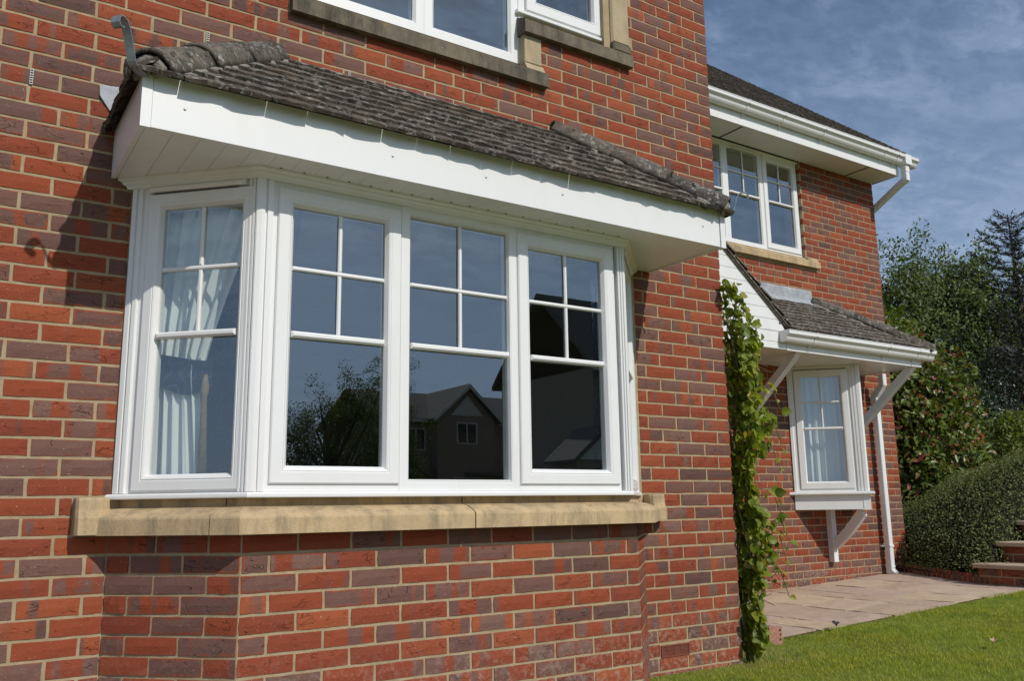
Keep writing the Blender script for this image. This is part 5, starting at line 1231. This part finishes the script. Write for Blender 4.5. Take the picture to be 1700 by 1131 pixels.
# ------------------------------------------------------------------ across the road: seen mirrored in the bay window
def opp_house(x, y, w_, d_, eave, ridge, label, gable=None, z0=.2):
    h = empty('opposite_house', (x, y, z0), label, 'house'); mb = MB()
    mb.box(x - w_ / 2, x + w_ / 2, y - d_, y, z0, eave); 
    if gable: gx0, gw, ge, gr = gable; mb.prism([(gx0 - gw / 2, y - 1), (gx0 + gw / 2, y - 1), (gx0 + gw / 2, y + .9), (gx0 - gw / 2, y + .9)], z0, ge); mb.sweep([(gx0 - gw / 2, y + .9, ge), (gx0 + gw / 2, y + .9, ge), (gx0, y + .9, gr - .12)], [(gx0 - gw / 2, y - 1, ge), (gx0 + gw / 2, y - 1, ge), (gx0, y - 1, gr - .12)])
    mb.build('wall', M['render'], h)
    o = .4; rf = MB(); yc = y - d_ / 2
    prf = [(y + o, eave - .15), (y + o, eave + .03), (yc, ridge), (y - d_ - o, eave + .03), (y - d_ - o, eave - .15), (yc, ridge - .2)]
    rf.sweep([(x - w_ / 2 - .3, a, b) for a, b in prf], [(x + w_ / 2 + .3, a, b) for a, b in prf])
    if gable:
        pg = [(gx0 - gw / 2 - .35, ge - .15), (gx0 - gw / 2 - .35, ge + .02), (gx0, gr + .06), (gx0 + gw / 2 + .35, ge + .02), (gx0 + gw / 2 + .35, ge - .15), (gx0, gr - .12)]
        rf.sweep([(a, y + 1.2, b) for a, b in pg], [(a, yc, b) for a, b in pg])
    rf.build('roof', M['plain_tile'], h)
    bm = MB()
    if gable:
        for s in (-1, 1): bm.sweep([(gx0 + s * (gw / 2 + .36), y + 1.22, ge - .22), (gx0 + s * (gw / 2 + .36), y + 1.22, ge - .0), (gx0, y + 1.22, gr + .05), (gx0, y + 1.22, gr - .2)], [(gx0 + s * (gw / 2 + .36), y + 1.26, ge - .22), (gx0 + s * (gw / 2 + .36), y + 1.26, ge), (gx0, y + 1.26, gr + .05), (gx0, y + 1.26, gr - .2)])
    bm.box(x - w_ / 2 - .3, x + w_ / 2 + .3, y + o + .002, y + o + .03, eave - .2, eave + .02); bm.build('bargeboard', M['opp_white'], h)
    wins = [(x - w_ * .3, y, 1.2, eave - 1.7), (x + w_ * .3, y, 1.2, eave - 1.7), (x - w_ * .3, y, 1.4, z0 + 1.0), (x + w_ * .3, y, 1.4, z0 + 1.0)] + ([(gable[0], y + .9, 1.3, gable[2] - 1.3), (gable[0], y + .9, 1.7, z0 + .9)] if gable else [])
    for wx, wy, ww_, wz in wins:
        m1 = MB(); ff = Fr((wx + ww_ / 2, wy, 0), (-1, 0, 0), (0, 1, 0))
        m1.ring(ff, 0, ww_, wz, wz + 1.2, [(0, -.02), (0, .05), (.08, .05), (.08, -.02)]); m1.fbox(ff, ww_ / 2 - .04, ww_ / 2 + .04, wz + .08, wz + 1.12, -.02, .045); wo_ = m1.build('window', M['opp_white'], h)
        m2 = MB(); m2.fbox(ff, .08, ww_ - .08, wz + .08, wz + 1.12, .0, .012); m2.build('pane', M['opp_glass'], wo_)
    if gable:
        po = MB(); px0 = gx0 - 4.2; po.box(px0 - 1.2, px0 + 1.2, y, y + 1.6, z0, 2.5); po.build('porch', M['render'], h)
        po = MB(); po.sweep([(px0 - 1.15, y + 1.62, 2.5), (px0 + 1.15, y + 1.62, 2.5), (px0, y + 1.62, 3.45)], [(px0 - 1.15, y + 1.7, 2.5), (px0 + 1.15, y + 1.7, 2.5), (px0, y + 1.7, 3.45)])
        po.sweep([(gx0 - 1.0, y + .902, ge + .25), (gx0 + 1.0, y + .902, ge + .25), (gx0, y + .902, gr - .55)], [(gx0 - 1.0, y + .95, ge + .25), (gx0 + 1.0, y + .95, ge + .25), (gx0, y + .95, gr - .55)]); po.build('gable_panel', M['opp_white'], h)
        po = MB(); po.sweep([(px0 - 1.5, y + 1.85, 2.4), (px0 - 1.5, y + 1.85, 2.5), (px0, y + 1.85, 3.75), (px0 + 1.5, y + 1.85, 2.5), (px0 + 1.5, y + 1.85, 2.4), (px0, y + 1.85, 3.55)], [(px0 - 1.5, y, 2.4), (px0 - 1.5, y, 2.5), (px0, y, 3.75), (px0 + 1.5, y, 2.5), (px0 + 1.5, y, 2.4), (px0, y, 3.55)]); po.build('porch_roof', M['plain_tile'], h)
        po = MB(); po.box(gx0 - .2, x + w_ / 2, y + .01, y + 1.5, 2.55, 2.72); po.build('lean_to_roof', M['plain_tile'], h)
    return h
opp_house(20.5, -39.0, 10.5, 8.0, 5.6, 7.6, 'brick house with front gable mirrored in the middle pane', (20.0, 3.6, 5.55, 7.5), .4)
opp_house(23.4, -23.2, 13.0, 6.5, 6.2, 9.8, 'large dark roofed house mirrored in the right hand pane', (20.2, 4.2, 5.6, 8.0), .3)
opp_house(33.5, -41.0, 9.0, 8.0, 5.6, 8.2, 'brick house further along the road opposite', (33.0, 3.4, 5.4, 7.4), .4)
tree('roadside_tree', (5.2, -18.8, .2), 2.0, .14, [((4.2, -18.9, 2.6), (1.1, 1.1, 1.4)), ((5.6, -18.6, 3.2), (1.2, 1.1, 1.5)), ((6.6, -19.2, 2.4), (1.1, 1.0, 1.3)), ((3.2, -18.5, 2.2), (1.0, 1.0, 1.2)), ((6.0, -18.8, 4.3), (.45, .45, .75))], .07, 42000, M['tree_leaf'], 'loose green tree mirrored in the left front pane', 61, lump=.35)
tree('roadside_hedge', (4.5, -19.0, .2), .6, .1, [((4.6, -19.2, .9), (3.4, 1.0, 1.1))], .08, 16000, M['dark_leaf'], 'dark hedge under the roadside tree, mirrored in the window', 62, 'hedge', lump=.1)
